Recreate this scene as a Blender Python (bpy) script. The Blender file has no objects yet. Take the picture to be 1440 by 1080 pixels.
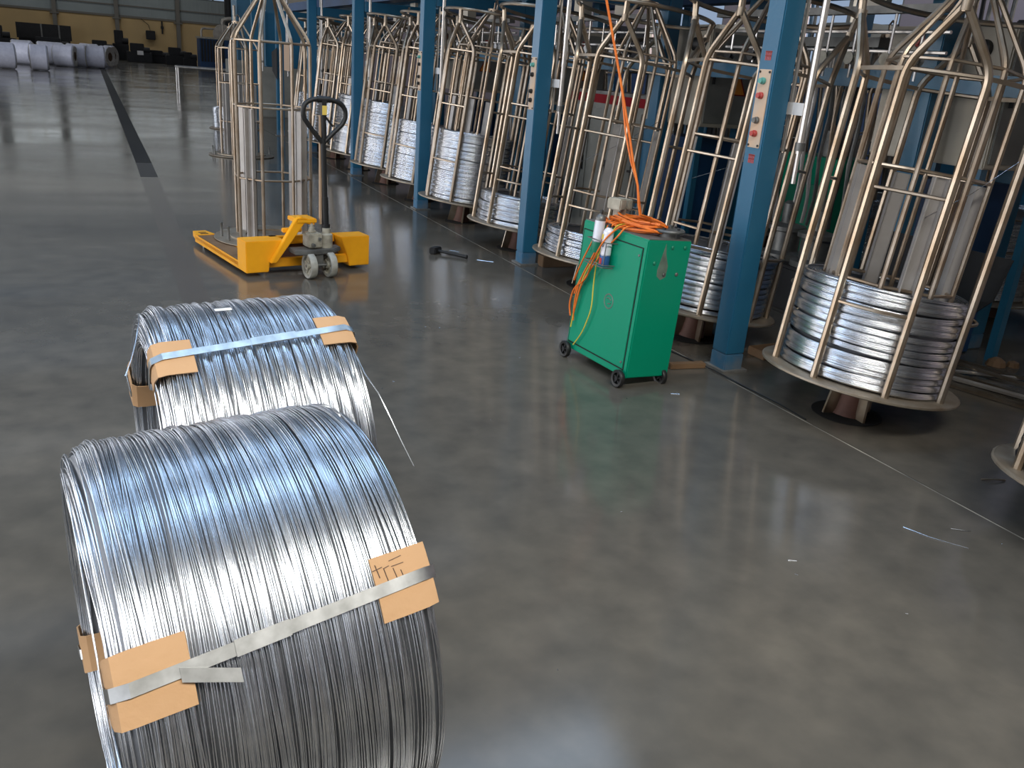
import bpy, math, random
import numpy as np
from mathutils import Vector, Matrix
random.seed(7); rng = np.random.default_rng(7)
R = math.radians
scene = bpy.context.scene
COL = scene.collection

# ------------------------------------------------------------------ camera
cam_d = bpy.data.cameras.new('camera'); cam = bpy.data.objects.new('camera', cam_d); COL.objects.link(cam)
cam_d.sensor_fit = 'HORIZONTAL'; cam_d.sensor_width = 36.0; cam_d.lens = 1203.65 / 1440 * 36.0
cam_d.clip_start = 0.05; cam_d.clip_end = 300
_y = Vector((-600, 493, -1203.65)).normalized(); _d = Vector((-264, -3260, -1203.65)).normalized()
_Z = -_d; _X = _y.cross(_Z).normalized(); _Y = _Z.cross(_X).normalized()
Rm = Matrix((_X, _Y, _Z)).to_4x4()
cam.matrix_world = Matrix.Translation((0, 0, 1.5)) @ Rm
scene.camera = cam
# ------------------------------------------------------------------ view / world / lights
vs = scene.view_settings
vs.view_transform = 'Standard'; vs.look = 'None'; vs.gamma = 1.0; vs.use_curve_mapping = False
vs.exposure = 0.0
w = bpy.data.worlds.new('sky'); scene.world = w; w.use_nodes = True
bg = w.node_tree.nodes['Background']; bg.inputs[0].default_value = (0.55, 0.72, 1.0, 1); bg.inputs[1].default_value = 0.5

def area(name, loc, rot, sx, sy, power, col):
    l = bpy.data.lights.new(name, 'AREA'); l.shape = 'RECTANGLE'; l.size = sx; l.size_y = sy
    l.energy = power; l.color = col
    o = bpy.data.objects.new(name, l); COL.objects.link(o); o.location = loc; o.rotation_euler = rot
    return o
HX0, HX1, HY0, HY1, HZ = -13.0, 13.0, -14.0, 75.0, 8.4
# tall door openings in the left wall (daylight from the yard)
LEFT_OPEN = [(-9.5, -6.0), (-4.5, -1.0), (0.5, 4.0), (5.5, 9.0), (10.5, 14.0), (15.5, 19.0), (29.0, 34.0), (38.0, 44.0)]  # farthest openings are unseen, added to brighten the far coils and white rolls
for i, (a, b) in enumerate(LEFT_OPEN):
    area('door_daylight_fill', (HX0 + .1, (a + b) / 2, 2.9), (0, R(-90), 0), 4.6, b - a, 360 * (1.6 if a > 20 else (1.1 if a > 5 else (.55 if b < 0 else 1))), (1.0, .94, .88) if i in (3, 5) else (.90, .93, 1.0))
# roof lights: translucent strips in the ceiling, one per bay
ROOF = [(-9.6, -8.2), (-4.6, -3.2), (3.0, 4.4), (8.0, 9.4), (14.0, 15.4), (22.0, 23.4), (30, 31.4), (38, 39.4), (46, 47.4), (54, 55.4), (62, 63.4), (69, 70.4)]
for i, (a, b) in enumerate(ROOF):
    rx0, rx1 = (-6, 9) if a == -4.6 else (-11, 11)
    area('roof_daylight', ((rx0 + rx1) / 2, (a + b) / 2, HZ - .05), (0, 0, 0), rx1 - rx0, b - a, 400 * ({-4.6: 5.2, -9.6: .25, 69: .6, 62: .3}.get(a, 1.15 if a < 10 else .08)), (1.0, .97, .90) if (b < 0 or a > 40) else (.48, .70, 1.0))
# high windows of the far wall
FARZ = (4.75, 5.5, 6.3)
FARW = [(-9.6, -6.2), (-5.4, -2.2), (-1.6, 1.9), (2.6, 6.1), (6.8, 10.2)]
for a, b in FARW:
    for z in FARZ: area('far_window_daylight', ((a + b) / 2, HY1 - .12, z), (R(-90), 0, 0), b - a, .26, 4, (.97, 1.0, .95))

# ------------------------------------------------------------------ helpers
def mat(name, col, rough=.5, metal=0., var=.0, scale=6., col2=None, bump=0., bscale=40., coat=0., detail=4., spec=.5, stretch=None):
    m = bpy.data.materials.new(name); m.use_nodes = True
    nt = m.node_tree; b = nt.nodes['Principled BSDF']
    b.inputs['Base Color'].default_value = (*col, 1); b.inputs['Roughness'].default_value = rough
    b.inputs['Metallic'].default_value = metal; b.inputs['Coat Weight'].default_value = coat
    b.inputs['Specular IOR Level'].default_value = spec
    if var or bump:
        tc = nt.nodes.new('ShaderNodeTexCoord'); src = tc.outputs['Object']
        if stretch:
            mp = nt.nodes.new('ShaderNodeMapping'); mp.inputs['Scale'].default_value = stretch
            nt.links.new(src, mp.inputs['Vector']); src = mp.outputs[0]
    if var:
        n = nt.nodes.new('ShaderNodeTexNoise'); n.inputs['Scale'].default_value = scale; n.inputs['Detail'].default_value = detail
        nt.links.new(src, n.inputs['Vector'])
        r = nt.nodes.new('ShaderNodeValToRGB'); r.color_ramp.elements[0].position = .5 - var / 2; r.color_ramp.elements[1].position = .5 + var / 2
        c2 = col2 or tuple(c * .55 for c in col)
        r.color_ramp.elements[0].color = (*c2, 1); r.color_ramp.elements[1].color = (*col, 1)
        nt.links.new(n.outputs['Fac'], r.inputs[0]); nt.links.new(r.outputs[0], b.inputs['Base Color'])
    if bump:
        n2 = nt.nodes.new('ShaderNodeTexNoise'); n2.inputs['Scale'].default_value = bscale; n2.inputs['Detail'].default_value = 3
        nt.links.new(src, n2.inputs['Vector'])
        bp = nt.nodes.new('ShaderNodeBump'); bp.inputs['Strength'].default_value = bump; bp.inputs['Distance'].default_value = .01
        nt.links.new(n2.outputs['Fac'], bp.inputs['Height']); nt.links.new(bp.outputs[0], b.inputs['Normal'])
    return m
M = {}
M['wire'] = mat('galvanised_wire', (.80, .82, .85), .27, 1., .5, 30, (.62, .64, .68))
M['wire_dark'] = mat('black_wire', (.10, .11, .13), .35, 1.)
M['wire_core'] = mat('inner_windings', (.30, .31, .33), .5, 1.)
M['strap'] = mat('steel_strap', (.74, .74, .72), .30, 1., .5, 30, (.42, .42, .40))
M['card'] = mat('cardboard', (.52, .31, .16), .8, 0, .6, 5, (.43, .255, .125), .15, 60)
M['ink'] = mat('ink', (.10, .06, .04), .8)
M['blue'] = mat('blue_paint', (.022, .130, .225), .32, .0, .7, 3.0, (.016, .10, .18), .08, 50)
M['blue_worn'] = mat('blue_paint_worn_foot', (.12, .16, .20), .6, 0, .35, 9, (.025, .13, .24))
M['blue_dark'] = mat('blue_machine', (.010, .06, .17), .5, 0, .4, 2)
M['tube'] = mat('weathered_steel_tube', (.44, .385, .315), .33, .88, .5, 7, (.27, .19, .12))
M['tube2'] = mat('carrier_steel_tube', (.43, .37, .30), .36, .8, .5, 7, (.25, .17, .105))
M['tube_lt'] = mat('galvanised_pole', (.66, .63, .60), .35, .7, .4, 8, (.5, .46, .42))
M['channel'] = mat('carrier_channel', (.46, .44, .42), .45, .35, .5, 5, (.33, .29, .26))
M['plate'] = mat('base_plate_steel', (.38, .34, .28), .5, .7, .5, 9, (.24, .18, .12))
M['rust'] = mat('red_oxide_pedestal', (.16, .075, .055), .7, 0, .4, 9)
M['deep_black'] = mat('black_patch', (.008, .008, .008), .9)
M['green'] = mat('green_paint', (.0, .265, .145), .38, 0, .5, 1.4, (.0, .235, .128), .05, 40, spec=.25)
M['green_edge'] = mat('green_trim', (.01, .20, .11), .4)
M['scuff'] = mat('scuffed_primer', (.16, .22, .17), .6, 0, .4, 20)
M['greytop'] = mat('dusty_grey_top', (.16, .15, .135), .6, .2, .5, 14)
M['orange'] = mat('orange_cable_sheath', (.80, .20, .02), .45, 0, .4, 20, (.62, .12, .01))
M['yelgreen'] = mat('yellow_green_wire', (.62, .50, .05), .5)
M['yellow'] = mat('yellow_paint', (.90, .40, .008), .40, 0, .5, 5, (.72, .30, .006), .05, 40)
M['black'] = mat('black_rubber', (.012, .012, .012), .5)
M['blacksheet'] = mat('black_sheet', (.006, .006, .006), .8)
M['nylon'] = mat('cream_nylon_wheel', (.42, .41, .36), .5, 0, .5, 20)
M['cast'] = mat('cast_pump', (.50, .47, .38), .5, .1, .5, 16, (.20, .18, .14))
M['grey'] = mat('grey_metal', (.20, .20, .19), .45, .6, .4, 12)
M['label_y'] = mat('yellow_label', (.80, .58, .12), .5)
M['tan'] = mat('tan_strip', (.40, .27, .17), .6)
M['cabinet'] = mat('beige_cabinet', (.50, .45, .36), .5, 0, .4, 1.5, (.45, .40, .32))
M['panel'] = mat('grey_machine_panel', (.27, .27, .24), .5, 0, .4, 2)
M['red'] = mat('red_paint', (.22, .006, .012), .7, spec=.2)
M['redbtn'] = mat('red_button', (.45, .06, .05), .4)
M['grnbtn'] = mat('green_button', (.10, .35, .30), .4)
M['wood'] = mat('timber', (.22, .13, .065), .75, 0, .6, 8, (.12, .065, .03))
M['white'] = mat('white_enamel', (.80, .78, .76), .4)
M['wrap'] = mat('white_plastic_wrap', (.80, .80, .90), .35, 0, .5, 8, (.66, .66, .76), .3, 12)
M['wrap_end'] = mat('cream_wrapped_end', (.70, .66, .56), .5, 0, .5, 10)
M['dark'] = mat('dark_machine', (.018, .018, .02), .6, .2, .5, 5)
M['cream'] = mat('cream_wall', (.60, .42, .20), .8, 0, .5, .4, (.44, .32, .16))
M['metalwall'] = mat('grey_cladding', (.34, .38, .38), .45, .3, .5, .5, (.26, .30, .30))
M['pillar'] = mat('wall_pillar_steel', (.16, .15, .13), .6)
M['pink'] = mat('pink_wall', (.30, .245, .26), .8)
M['ceil'] = mat('roof_sheet', (.10, .105, .11), .7)
M['sidewall'] = mat('side_wall', (.085, .08, .07), .8)
M['triangle'] = mat('orange_warning', (.75, .26, .02), .5)
M['pipe'] = mat('lagged_pipe', (.55, .50, .42), .45, .4, .5, 4)
M['canwhite'] = mat('can_white', (.72, .72, .78), .3, .1)
M['canblue'] = mat('can_blue', (.03, .10, .28), .3)
M['canred'] = mat('can_red', (.55, .04, .03), .3)
M['canyellow'] = mat('can_yellow', (.75, .55, .04), .35)
M['concrete_lt'] = mat('concrete_patch', (.18, .175, .16), .8, 0, .5, 12)

class MB:
    """collects geometry, builds one mesh object"""
    def __init__(s): s.v = []; s.f = []; s.mi = []; s.m = 0
    def add(s, v, f):
        o = len(s.v); s.v += [tuple(p) for p in v]; s.f += [tuple(i + o for i in q) for q in f]; s.mi += [s.m] * len(f); return s
    def box(s, c, d, rot=None):
        x, y, z = (k / 2 for k in d)
        vv = [Vector((sx * x, sy * y, sz * z)) for sx in (-1, 1) for sy in (-1, 1) for sz in (-1, 1)]
        if rot is not None: vv = [rot @ p for p in vv]
        c = Vector(c); vv = [p + c for p in vv]
        return s.add(vv, [(0, 1, 3, 2), (4, 6, 7, 5), (0, 4, 5, 1), (2, 3, 7, 6), (0, 2, 6, 4), (1, 5, 7, 3)])
    def bb(s, x0, x1, y0, y1, z0, z1): return s.box(((x0 + x1) / 2, (y0 + y1) / 2, (z0 + z1) / 2), (x1 - x0, y1 - y0, z1 - z0))
    def tube(s, pts, r, n=8, closed=False, cap=True):
        pts = [Vector(p) for p in pts]; N = len(pts)
        rr = r if isinstance(r, (list, tuple)) else [r] * N
        tang = []
        for i in range(N):
            a = pts[(i - 1) % N] if (closed or i > 0) else pts[i]; b = pts[(i + 1) % N] if (closed or i < N - 1) else pts[i]
            tang.append((b - a).normalized())
        up = Vector((0, 0, 1)) if abs(tang[0].z) < .9 else Vector((1, 0, 0))
        nrm = (up - tang[0] * up.dot(tang[0])).normalized(); vv = []
        for i in range(N):
            t = tang[i]; nrm = (nrm - t * nrm.dot(t)).normalized(); bi = t.cross(nrm)
            for k in range(n):
                a = 2 * math.pi * k / n; vv.append(pts[i] + (nrm * math.cos(a) + bi * math.sin(a)) * rr[i])
        ff = []
        for i in range(N if closed else N - 1):
            j = (i + 1) % N
            for k in range(n):
                l = (k + 1) % n; ff.append((i * n + k, i * n + l, j * n + l, j * n + k))
        if cap and not closed:
            ff.append(tuple(range(n - 1, -1, -1))); ff.append(tuple((N - 1) * n + k for k in range(n)))
        return s.add(vv, ff)
    def lathe(s, prof, n=24, c=(0, 0, 0), ax='z', rot=None):
        vv = []; c = Vector(c)
        for (r, z) in prof:
            for k in range(n):
                a = 2 * math.pi * k / n; p = (r * math.cos(a), r * math.sin(a), z)
                if ax == 'x': p = (p[2], p[0], p[1])
                if ax == 'y': p = (p[1], p[2], p[0])
                p = Vector(p)
                if rot is not None: p = rot @ p
                vv.append(p + c)
        ff = []
        for i in range(len(prof) - 1):
            for k in range(n):
                l = (k + 1) % n; ff.append((i * n + k, i * n + l, (i + 1) * n + l, (i + 1) * n + k))
        if prof[0][0] > 1e-6: ff.append(tuple(range(n - 1, -1, -1)))
        if prof[-1][0] > 1e-6: ff.append(tuple((len(prof) - 1) * n + k for k in range(n)))
        return s.add(vv, ff)
    def ring(s, prof, n=32, c=(0, 0, 0), ax='z'):
        """closed profile revolved"""
        vv = []; c = Vector(c); P = len(prof)
        for (r, z) in prof:
            for k in range(n):
                a = 2 * math.pi * k / n; p = (r * math.cos(a), r * math.sin(a), z)
                if ax == 'x': p = (p[2], p[0], p[1])
                if ax == 'y': p = (p[1], p[2], p[0])
                vv.append(Vector(p) + c)
        ff = []
        for i in range(P):
            j = (i + 1) % P
            for k in range(n):
                l = (k + 1) % n; ff.append((i * n + k, i * n + l, j * n + l, j * n + k))
        return s.add(vv, ff)
    def prism(s, poly, z0, z1, axis='z', rot=None, c=(0, 0, 0)):
        n = len(poly); c = Vector(c)
        def P(u, v, h):
            p = Vector((u, v, h)) if axis == 'z' else (Vector((h, u, v)) if axis == 'x' else Vector((u, h, v)))
            if rot is not None: p = rot @ p
            return p + c
        vv = [P(u, v, z0) for u, v in poly] + [P(u, v, z1) for u, v in poly]
        ff = [tuple(range(n - 1, -1, -1)), tuple(range(n, 2 * n))] + [(i, (i + 1) % n, n + (i + 1) % n, n + i) for i in range(n)]
        return s.add(vv, ff)
    def strip(s, pts, nrm, half, th):
        """flat band: pts centre line, nrm outward normals, half = half width vector list"""
        vv = []; N = len(pts)
        for p, q, h in zip(pts, nrm, half):
            p = Vector(p); q = Vector(q); h = Vector(h)
            vv += [p - h, p + h, p + h + q * th, p - h + q * th]
        ff = []
        for i in range(N - 1):
            a = i * 4; b = a + 4
            for k in range(4): ff.append((a + k, a + (k + 1) % 4, b + (k + 1) % 4, b + k))
        ff += [(3, 2, 1, 0), tuple((N - 1) * 4 + k for k in range(4))]
        return s.add(vv, ff)
    def mesh(s, name, mats, smooth=True, bevel=0):
        me = bpy.data.meshes.new(name); me.from_pydata(s.v, [], s.f); me.validate(); me.update()
        for m in (mats if isinstance(mats, (list, tuple)) else [mats]): me.materials.append(M[m] if isinstance(m, str) else m)
        if len(me.polygons) == len(s.mi) and any(s.mi): me.polygons.foreach_set('material_index', s.mi)
        import bmesh
        bm = bmesh.new(); bm.from_mesh(me); bmesh.ops.recalc_face_normals(bm, faces=bm.faces)
        if bevel: bmesh.ops.bevel(bm, geom=[e for e in bm.edges if len(e.link_faces) == 2 and e.calc_face_angle(0) > .6], offset=bevel, segments=2, affect='EDGES', clamp_overlap=True)
        bm.to_mesh(me); bm.free()
        if smooth:
            me.polygons.foreach_set('use_smooth', [True] * len(me.polygons))
            try: me.set_sharp_from_angle(angle=R(38))
            except Exception: pass
        return me
    def build(s, name, mats, parent=None, smooth=True, bevel=0):
        return link(name, s.mesh(name, mats, smooth, bevel), parent)
def link(name, me, parent=None):
    o = bpy.data.objects.new(name, me); COL.objects.link(o)
    if parent is not None: o.parent = parent
    return o
def tag(o, label=None, cat=None, group=None, kind=None):
    if label: o['label'] = label
    if cat: o['category'] = cat
    if group: o['group'] = group
    if kind: o['kind'] = kind
    return o
def thing(name, label, cat, loc=(0, 0, 0), rz=0., group=None):
    o = bpy.data.objects.new(name, None); COL.objects.link(o); o.empty_display_size = .1
    o.location = loc; o.rotation_euler = (0, 0, rz); return tag(o, label, cat, group)
def copy_tree(o, parent=None):
    c = o.copy(); COL.objects.link(c); c.parent = parent
    for ch in list(o.children): copy_tree(ch, c)
    return c
def struct(name, mb, m, parent=None, smooth=False):
    o = mb.build(name, m, parent, smooth)
    if parent is None: o['kind'] = 'structure'
    return o
def np_mesh(name, V, F, mats, smooth=True, mi=None):
    me = bpy.data.meshes.new(name); V = np.asarray(V, np.float32); F = np.asarray(F, np.int32)
    me.vertices.add(len(V)); me.vertices.foreach_set('co', V.ravel())
    me.loops.add(F.size); me.loops.foreach_set('vertex_index', F.ravel())
    me.polygons.add(len(F)); me.polygons.foreach_set('loop_start', np.arange(0, F.size, 4, dtype=np.int32))
    try: me.polygons.foreach_set('loop_total', np.full(len(F), 4, np.int32))
    except Exception: pass
    for m in mats: me.materials.append(M[m])
    if mi is not None: me.polygons.foreach_set('material_index', mi)
    me.update(calc_edges=True); me.validate()
    if smooth: me.polygons.foreach_set('use_smooth', [True] * len(me.polygons))
    return me
def wires(rings, seg, sides):
    """rings: list of (axial array[seg], radius array[seg], wire radius) -> axis along z"""
    th = np.linspace(0, 2 * np.pi, seg, endpoint=False); V = []; F = []; off = 0
    ph = np.linspace(0, 2 * np.pi, sides, endpoint=False)
    i = np.arange(seg)[:, None]; k = np.arange(sides)[None, :]; i2 = (i + 1) % seg; k2 = (k + 1) % sides
    Q = np.stack([i * sides + k, i2 * sides + k, i2 * sides + k2, i * sides + k2], -1).reshape(-1, 4)
    for z, r, wr in rings:
        rr = r[:, None] + wr * np.cos(ph)[None]; zz = z[:, None] + wr * np.sin(ph)[None]
        V.append(np.stack([rr * np.cos(th)[:, None], rr * np.sin(th)[:, None], zz], -1).reshape(-1, 3))
        F.append(Q + off); off += seg * sides
    return np.concatenate(V), np.concatenate(F)
def wob(seg, amp, kmax=4):
    th = np.linspace(0, 2 * np.pi, seg, endpoint=False); o = np.zeros(seg)
    for k in range(1, kmax + 1):
        o += rng.normal() / k * np.cos(k * th + rng.uniform(0, 6.28))
    return o * amp
# ------------------------------------------------------------------ setting
def floor_material():
    m = bpy.data.materials.new('polished_concrete'); m.use_nodes = True; nt = m.node_tree; b = nt.nodes['Principled BSDF']
    N = nt.nodes.new; L = nt.links.new
    tc = N('ShaderNodeTexCoord')
    n1 = N('ShaderNodeTexNoise'); n1.inputs['Scale'].default_value = .55; n1.inputs['Detail'].default_value = 6; L(tc.outputs['Object'], n1.inputs['Vector'])
    r1 = N('ShaderNodeValToRGB'); r1.color_ramp.elements[0].position = .30; r1.color_ramp.elements[1].position = .72
    r1.color_ramp.elements[0].color = (.088, .083, .074, 1); r1.color_ramp.elements[1].color = (.135, .120, .098, 1); L(n1.outputs['Fac'], r1.inputs[0])
    n2 = N('ShaderNodeTexNoise'); n2.inputs['Scale'].default_value = 7; n2.inputs['Detail'].default_value = 8; L(tc.outputs['Object'], n2.inputs['Vector'])
    r2 = N('ShaderNodeValToRGB'); r2.color_ramp.elements[0].position = .3; r2.color_ramp.elements[1].position = .7
    r2.color_ramp.elements[0].color = (.78, .78, .78, 1); r2.color_ramp.elements[1].color = (1.1, 1.08, 1.05, 1); L(n2.outputs['Fac'], r2.inputs[0])
    mx = N('ShaderNodeMix'); mx.data_type = 'RGBA'; mx.blend_type = 'MULTIPLY'; mx.inputs[0].default_value = 1.
    L(r1.outputs[0], mx.inputs[6]); L(r2.outputs[0], mx.inputs[7]); L(mx.outputs[2], b.inputs['Base Color'])
    mr = N('ShaderNodeMapRange'); mr.inputs[1].default_value = .3; mr.inputs[2].default_value = .7; mr.inputs[3].default_value = .10; mr.inputs[4].default_value = .20
    L(n1.outputs['Fac'], mr.inputs[0]); L(mr.outputs[0], b.inputs['Roughness'])
    mp = N('ShaderNodeMapping'); mp.inputs['Scale'].default_value = (.20, 1.0, 1); L(tc.outputs['Object'], mp.inputs['Vector'])
    n3 = N('ShaderNodeTexNoise'); n3.inputs['Scale'].default_value = 1.1; n3.inputs['Detail'].default_value = 1.5; L(mp.outputs[0], n3.inputs['Vector'])
    bp = N('ShaderNodeBump'); bp.inputs['Strength'].default_value = .5; bp.inputs['Distance'].default_value = .014; L(n3.outputs['Fac'], bp.inputs['Height'])
    L(bp.outputs[0], b.inputs['Normal'])
    b.inputs['Specular IOR Level'].default_value = .42
    return m
M['floor'] = floor_material()
# floor slabs either side of the saw-cut joint at x = 3.02
mb = MB(); mb.bb(HX0, 3.016, HY0, HY1, -.3, 0); mb.bb(3.026, HX1, HY0, HY1, -.3, -.001); mb.bb(3.010, 3.032, HY0, HY1, -.3, -.006)
struct('floor', mb, 'floor')
M['joint'] = mat('joint_edge', (.34, .31, .25), .7, 0, .25, 3, (.09, .085, .075), stretch=(1, 1, 1))
mb = MB(); mb.bb(3.012, 3.019, -2, 16, -.01, .0008); struct('trim_1', mb, 'joint')
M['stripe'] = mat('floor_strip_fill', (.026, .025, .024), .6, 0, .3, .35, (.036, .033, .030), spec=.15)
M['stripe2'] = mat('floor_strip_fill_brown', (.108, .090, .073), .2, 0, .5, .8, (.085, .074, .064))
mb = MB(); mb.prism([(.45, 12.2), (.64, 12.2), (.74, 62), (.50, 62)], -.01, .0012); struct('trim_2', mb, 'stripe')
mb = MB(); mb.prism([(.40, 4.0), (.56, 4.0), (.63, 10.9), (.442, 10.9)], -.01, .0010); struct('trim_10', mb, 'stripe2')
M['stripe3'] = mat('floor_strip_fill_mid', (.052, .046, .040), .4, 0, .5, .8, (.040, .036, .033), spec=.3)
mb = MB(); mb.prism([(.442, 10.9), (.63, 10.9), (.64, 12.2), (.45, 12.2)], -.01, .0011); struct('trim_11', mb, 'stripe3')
mb = MB(); mb.prism([(-14, 35.5), (-3.4, 43.2), (-3.4, 43.6), (-14, 35.9)], -.01, .0012); struct('trim_3', mb, 'stripe')
# ceiling with open skylight strips
mb = MB(); e = [HY0] + [q for ab in ROOF for q in ab] + [HY1]
for i in range(0, len(e), 2): mb.bb(HX0, HX1, e[i], e[i + 1], HZ, HZ + .15)
for ab in ROOF:
    mb.bb(HX0, -11, ab[0], ab[1], HZ, HZ + .15); mb.bb(11, HX1, ab[0], ab[1], HZ, HZ + .15)
struct('ceiling', mb, 'ceil')
# left wall with door openings
mb = MB(); e = [HY0] + [q for ab in LEFT_OPEN for q in ab] + [HY1]
for i in range(0, len(e), 2): mb.bb(HX0 - .2, HX0, e[i], e[i + 1], 0, HZ)
for a, b in LEFT_OPEN: mb.bb(HX0 - .2, HX0, a, b, 5.2, HZ)
struct('wall_left', mb, 'sidewall')
for i, (a, b) in enumerate(LEFT_OPEN):
    mb = MB()
    for q in (a + .04, (a + b) / 2, b - .04): mb.bb(HX0 - .15, HX0 - .05, q - .04, q + .04, 0, 5.2)
    for z in (.05, 1.8, 3.5, 5.15): mb.bb(HX0 - .15, HX0 - .05, a, b, z - .05, z + .05)
    struct('door_%d' % (i + 1), mb, 'pillar')
mb = MB(); mb.bb(HX0, HX1, HY0 - .2, HY0, 0, HZ); struct('wall_front', mb, 'sidewall')
# right wall: pinkish masonry with window openings
RW = [(3.0, 4.6), (6.2, 9.6), (12, 14.5), (17, 20)]
mb = MB(); e = [HY0] + [q for ab in RW for q in ab] + [HY1]
for i in range(0, len(e), 2): mb.bb(HX1, HX1 + .2, e[i], e[i + 1], 0, HZ)
for a, b in RW: mb.bb(HX1, HX1 + .2, a, b, 0, 2.0); mb.bb(HX1, HX1 + .2, a, b, 3.4, HZ)
struct('wall_right', mb, 'pink')
for i, (a, b) in enumerate(RW):
    mb = MB()
    for q in (a, (a + b) / 2, b): mb.bb(HX1 + .02, HX1 + .1, q - .05, q + .05, 2.0, 3.4)
    for z in (2.0, 2.7, 3.4): mb.bb(HX1 + .02, HX1 + .1, a, b, z - .04, z + .04)
    struct('window_%d' % (i + 1), mb, 'pillar')
    area('window_daylight', (HX1 + .3, (a + b) / 2, 2.7), (0, R(90), 0), 1.3, b - a, 60, (1, .93, .82))
# far wall
mb = MB(); mb.bb(HX0, HX1, HY1 + .02, HY1 + .3, 0, 2.9); wb = struct('wall_back', mb, 'cream')
mb = MB(); e = [HX0] + [q for ab in FARW for q in ab] + [HX1]
for i in range(0, len(e), 2): mb.bb(e[i], e[i + 1], HY1 + .05, HY1 + .2, 2.9, HZ)
for a, b in FARW: [mb.bb(a, b, HY1 + .05, HY1 + .2, z0, z1) for z0, z1 in zip((2.9,) + tuple(z + .13 for z in FARZ), tuple(z - .13 for z in FARZ) + (HZ,))]
x = HX0
while x < HX1:
    mb.bb(x, x + .09, HY1 + .01, HY1 + .06, 2.9, 4.45); x += .27
struct('wall_cladding', mb, 'metalwall', wb)
mb = MB(); mb.bb(HX0, HX1, HY1 - .06, HY1, 2.84, 2.98); mb.bb(HX0, HX1, HY1 - .06, HY1 + .02, 3.62, 3.70); struct('girt', mb, 'pillar', wb)
for i, (a, b) in enumerate(FARW):
    mb = MB()
    for q in (a, a + (b - a) / 3, a + 2 * (b - a) / 3, b): mb.bb(q - .06, q + .06, HY1 - .02, HY1 + .06, 4.6, 6.45)
    for z in FARZ:
        for q in (-.15, .15): mb.bb(a, b, HY1 - .02, HY1 + .06, z + q - .02, z + q + .02)
    struct('window_%d' % (i + 5), mb, 'pillar')
for i, xx in enumerate((-10.4, -6.0, -1.9, 2.2, 6.45, 10.6)):
    mb = MB(); mb.bb(xx - .14, xx + .14, HY1 - .3, HY1, 0, HZ); mb.bb(xx - .3, xx + .3, HY1 - .34, HY1, 2.7, 2.8)
    struct('trim_%d' % (i + 4), mb, 'pillar')

# ------------------------------------------------------------------ blue columns
CY = [3.545 + 2.627 * k for k in range(-1, 7)]
ORD = ['', 'nearest', 'second nearest', 'third nearest', 'fourth nearest', 'fifth nearest', 'sixth nearest', 'farthest']
col_me = MB(); col_me.bb(-.0625, .0625, -.064, .064, 0.10, 2.9); col_me = col_me.mesh('shaft', 'blue', bevel=.006)
foot_me = MB(); foot_me.bb(-.0635, .0635, -.065, .065, 0, .10); foot_me = foot_me.mesh('worn_foot', 'blue_worn', bevel=.006)
plate_me = MB(); plate_me.bb(-.004, 0, -.045, .045, -.19, .19)
plate_me = plate_me.mesh('button_plate', mat('peach_plate', (.62, .40, .24), .5, 0, .5, 6, (.50, .42, .34)), bevel=.002)
btn_me = {}
for nm in ('grnbtn', 'redbtn', 'grey', 'black'):
    b_ = MB(); b_.lathe([(.017, 0), (.017, .012), (.013, .014), (.013, .026), (.0, .026)], 14, ax='x', rot=Matrix.Scale(-1, 3, Vector((1, 0, 0)))); btn_me[nm] = b_.mesh('push_button', nm)
screw_me = MB(); screw_me.lathe([(.006, 0), (.006, .005), (0, .005)], 8, ax='x', rot=Matrix.Scale(-1, 3, Vector((1, 0, 0)))); screw_me = screw_me.mesh('screw', 'black')
def red_mark(parent, z):
    b_ = MB()
    for q in (-.018, -.006, .006, .018): b_.bb(-.0015, 0, q - .0035, q + .0035, -.022, .022)
    b_.bb(-.0015, 0, -.024, .024, .014, .020); b_.bb(-.0015, 0, -.020, .020, -.004, .001)
    o = b_.build('red_lettering', 'redbtn', parent, False); o.location = (-.063, 0, z); tag(o, 'red stencilled character on blue paint')
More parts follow.
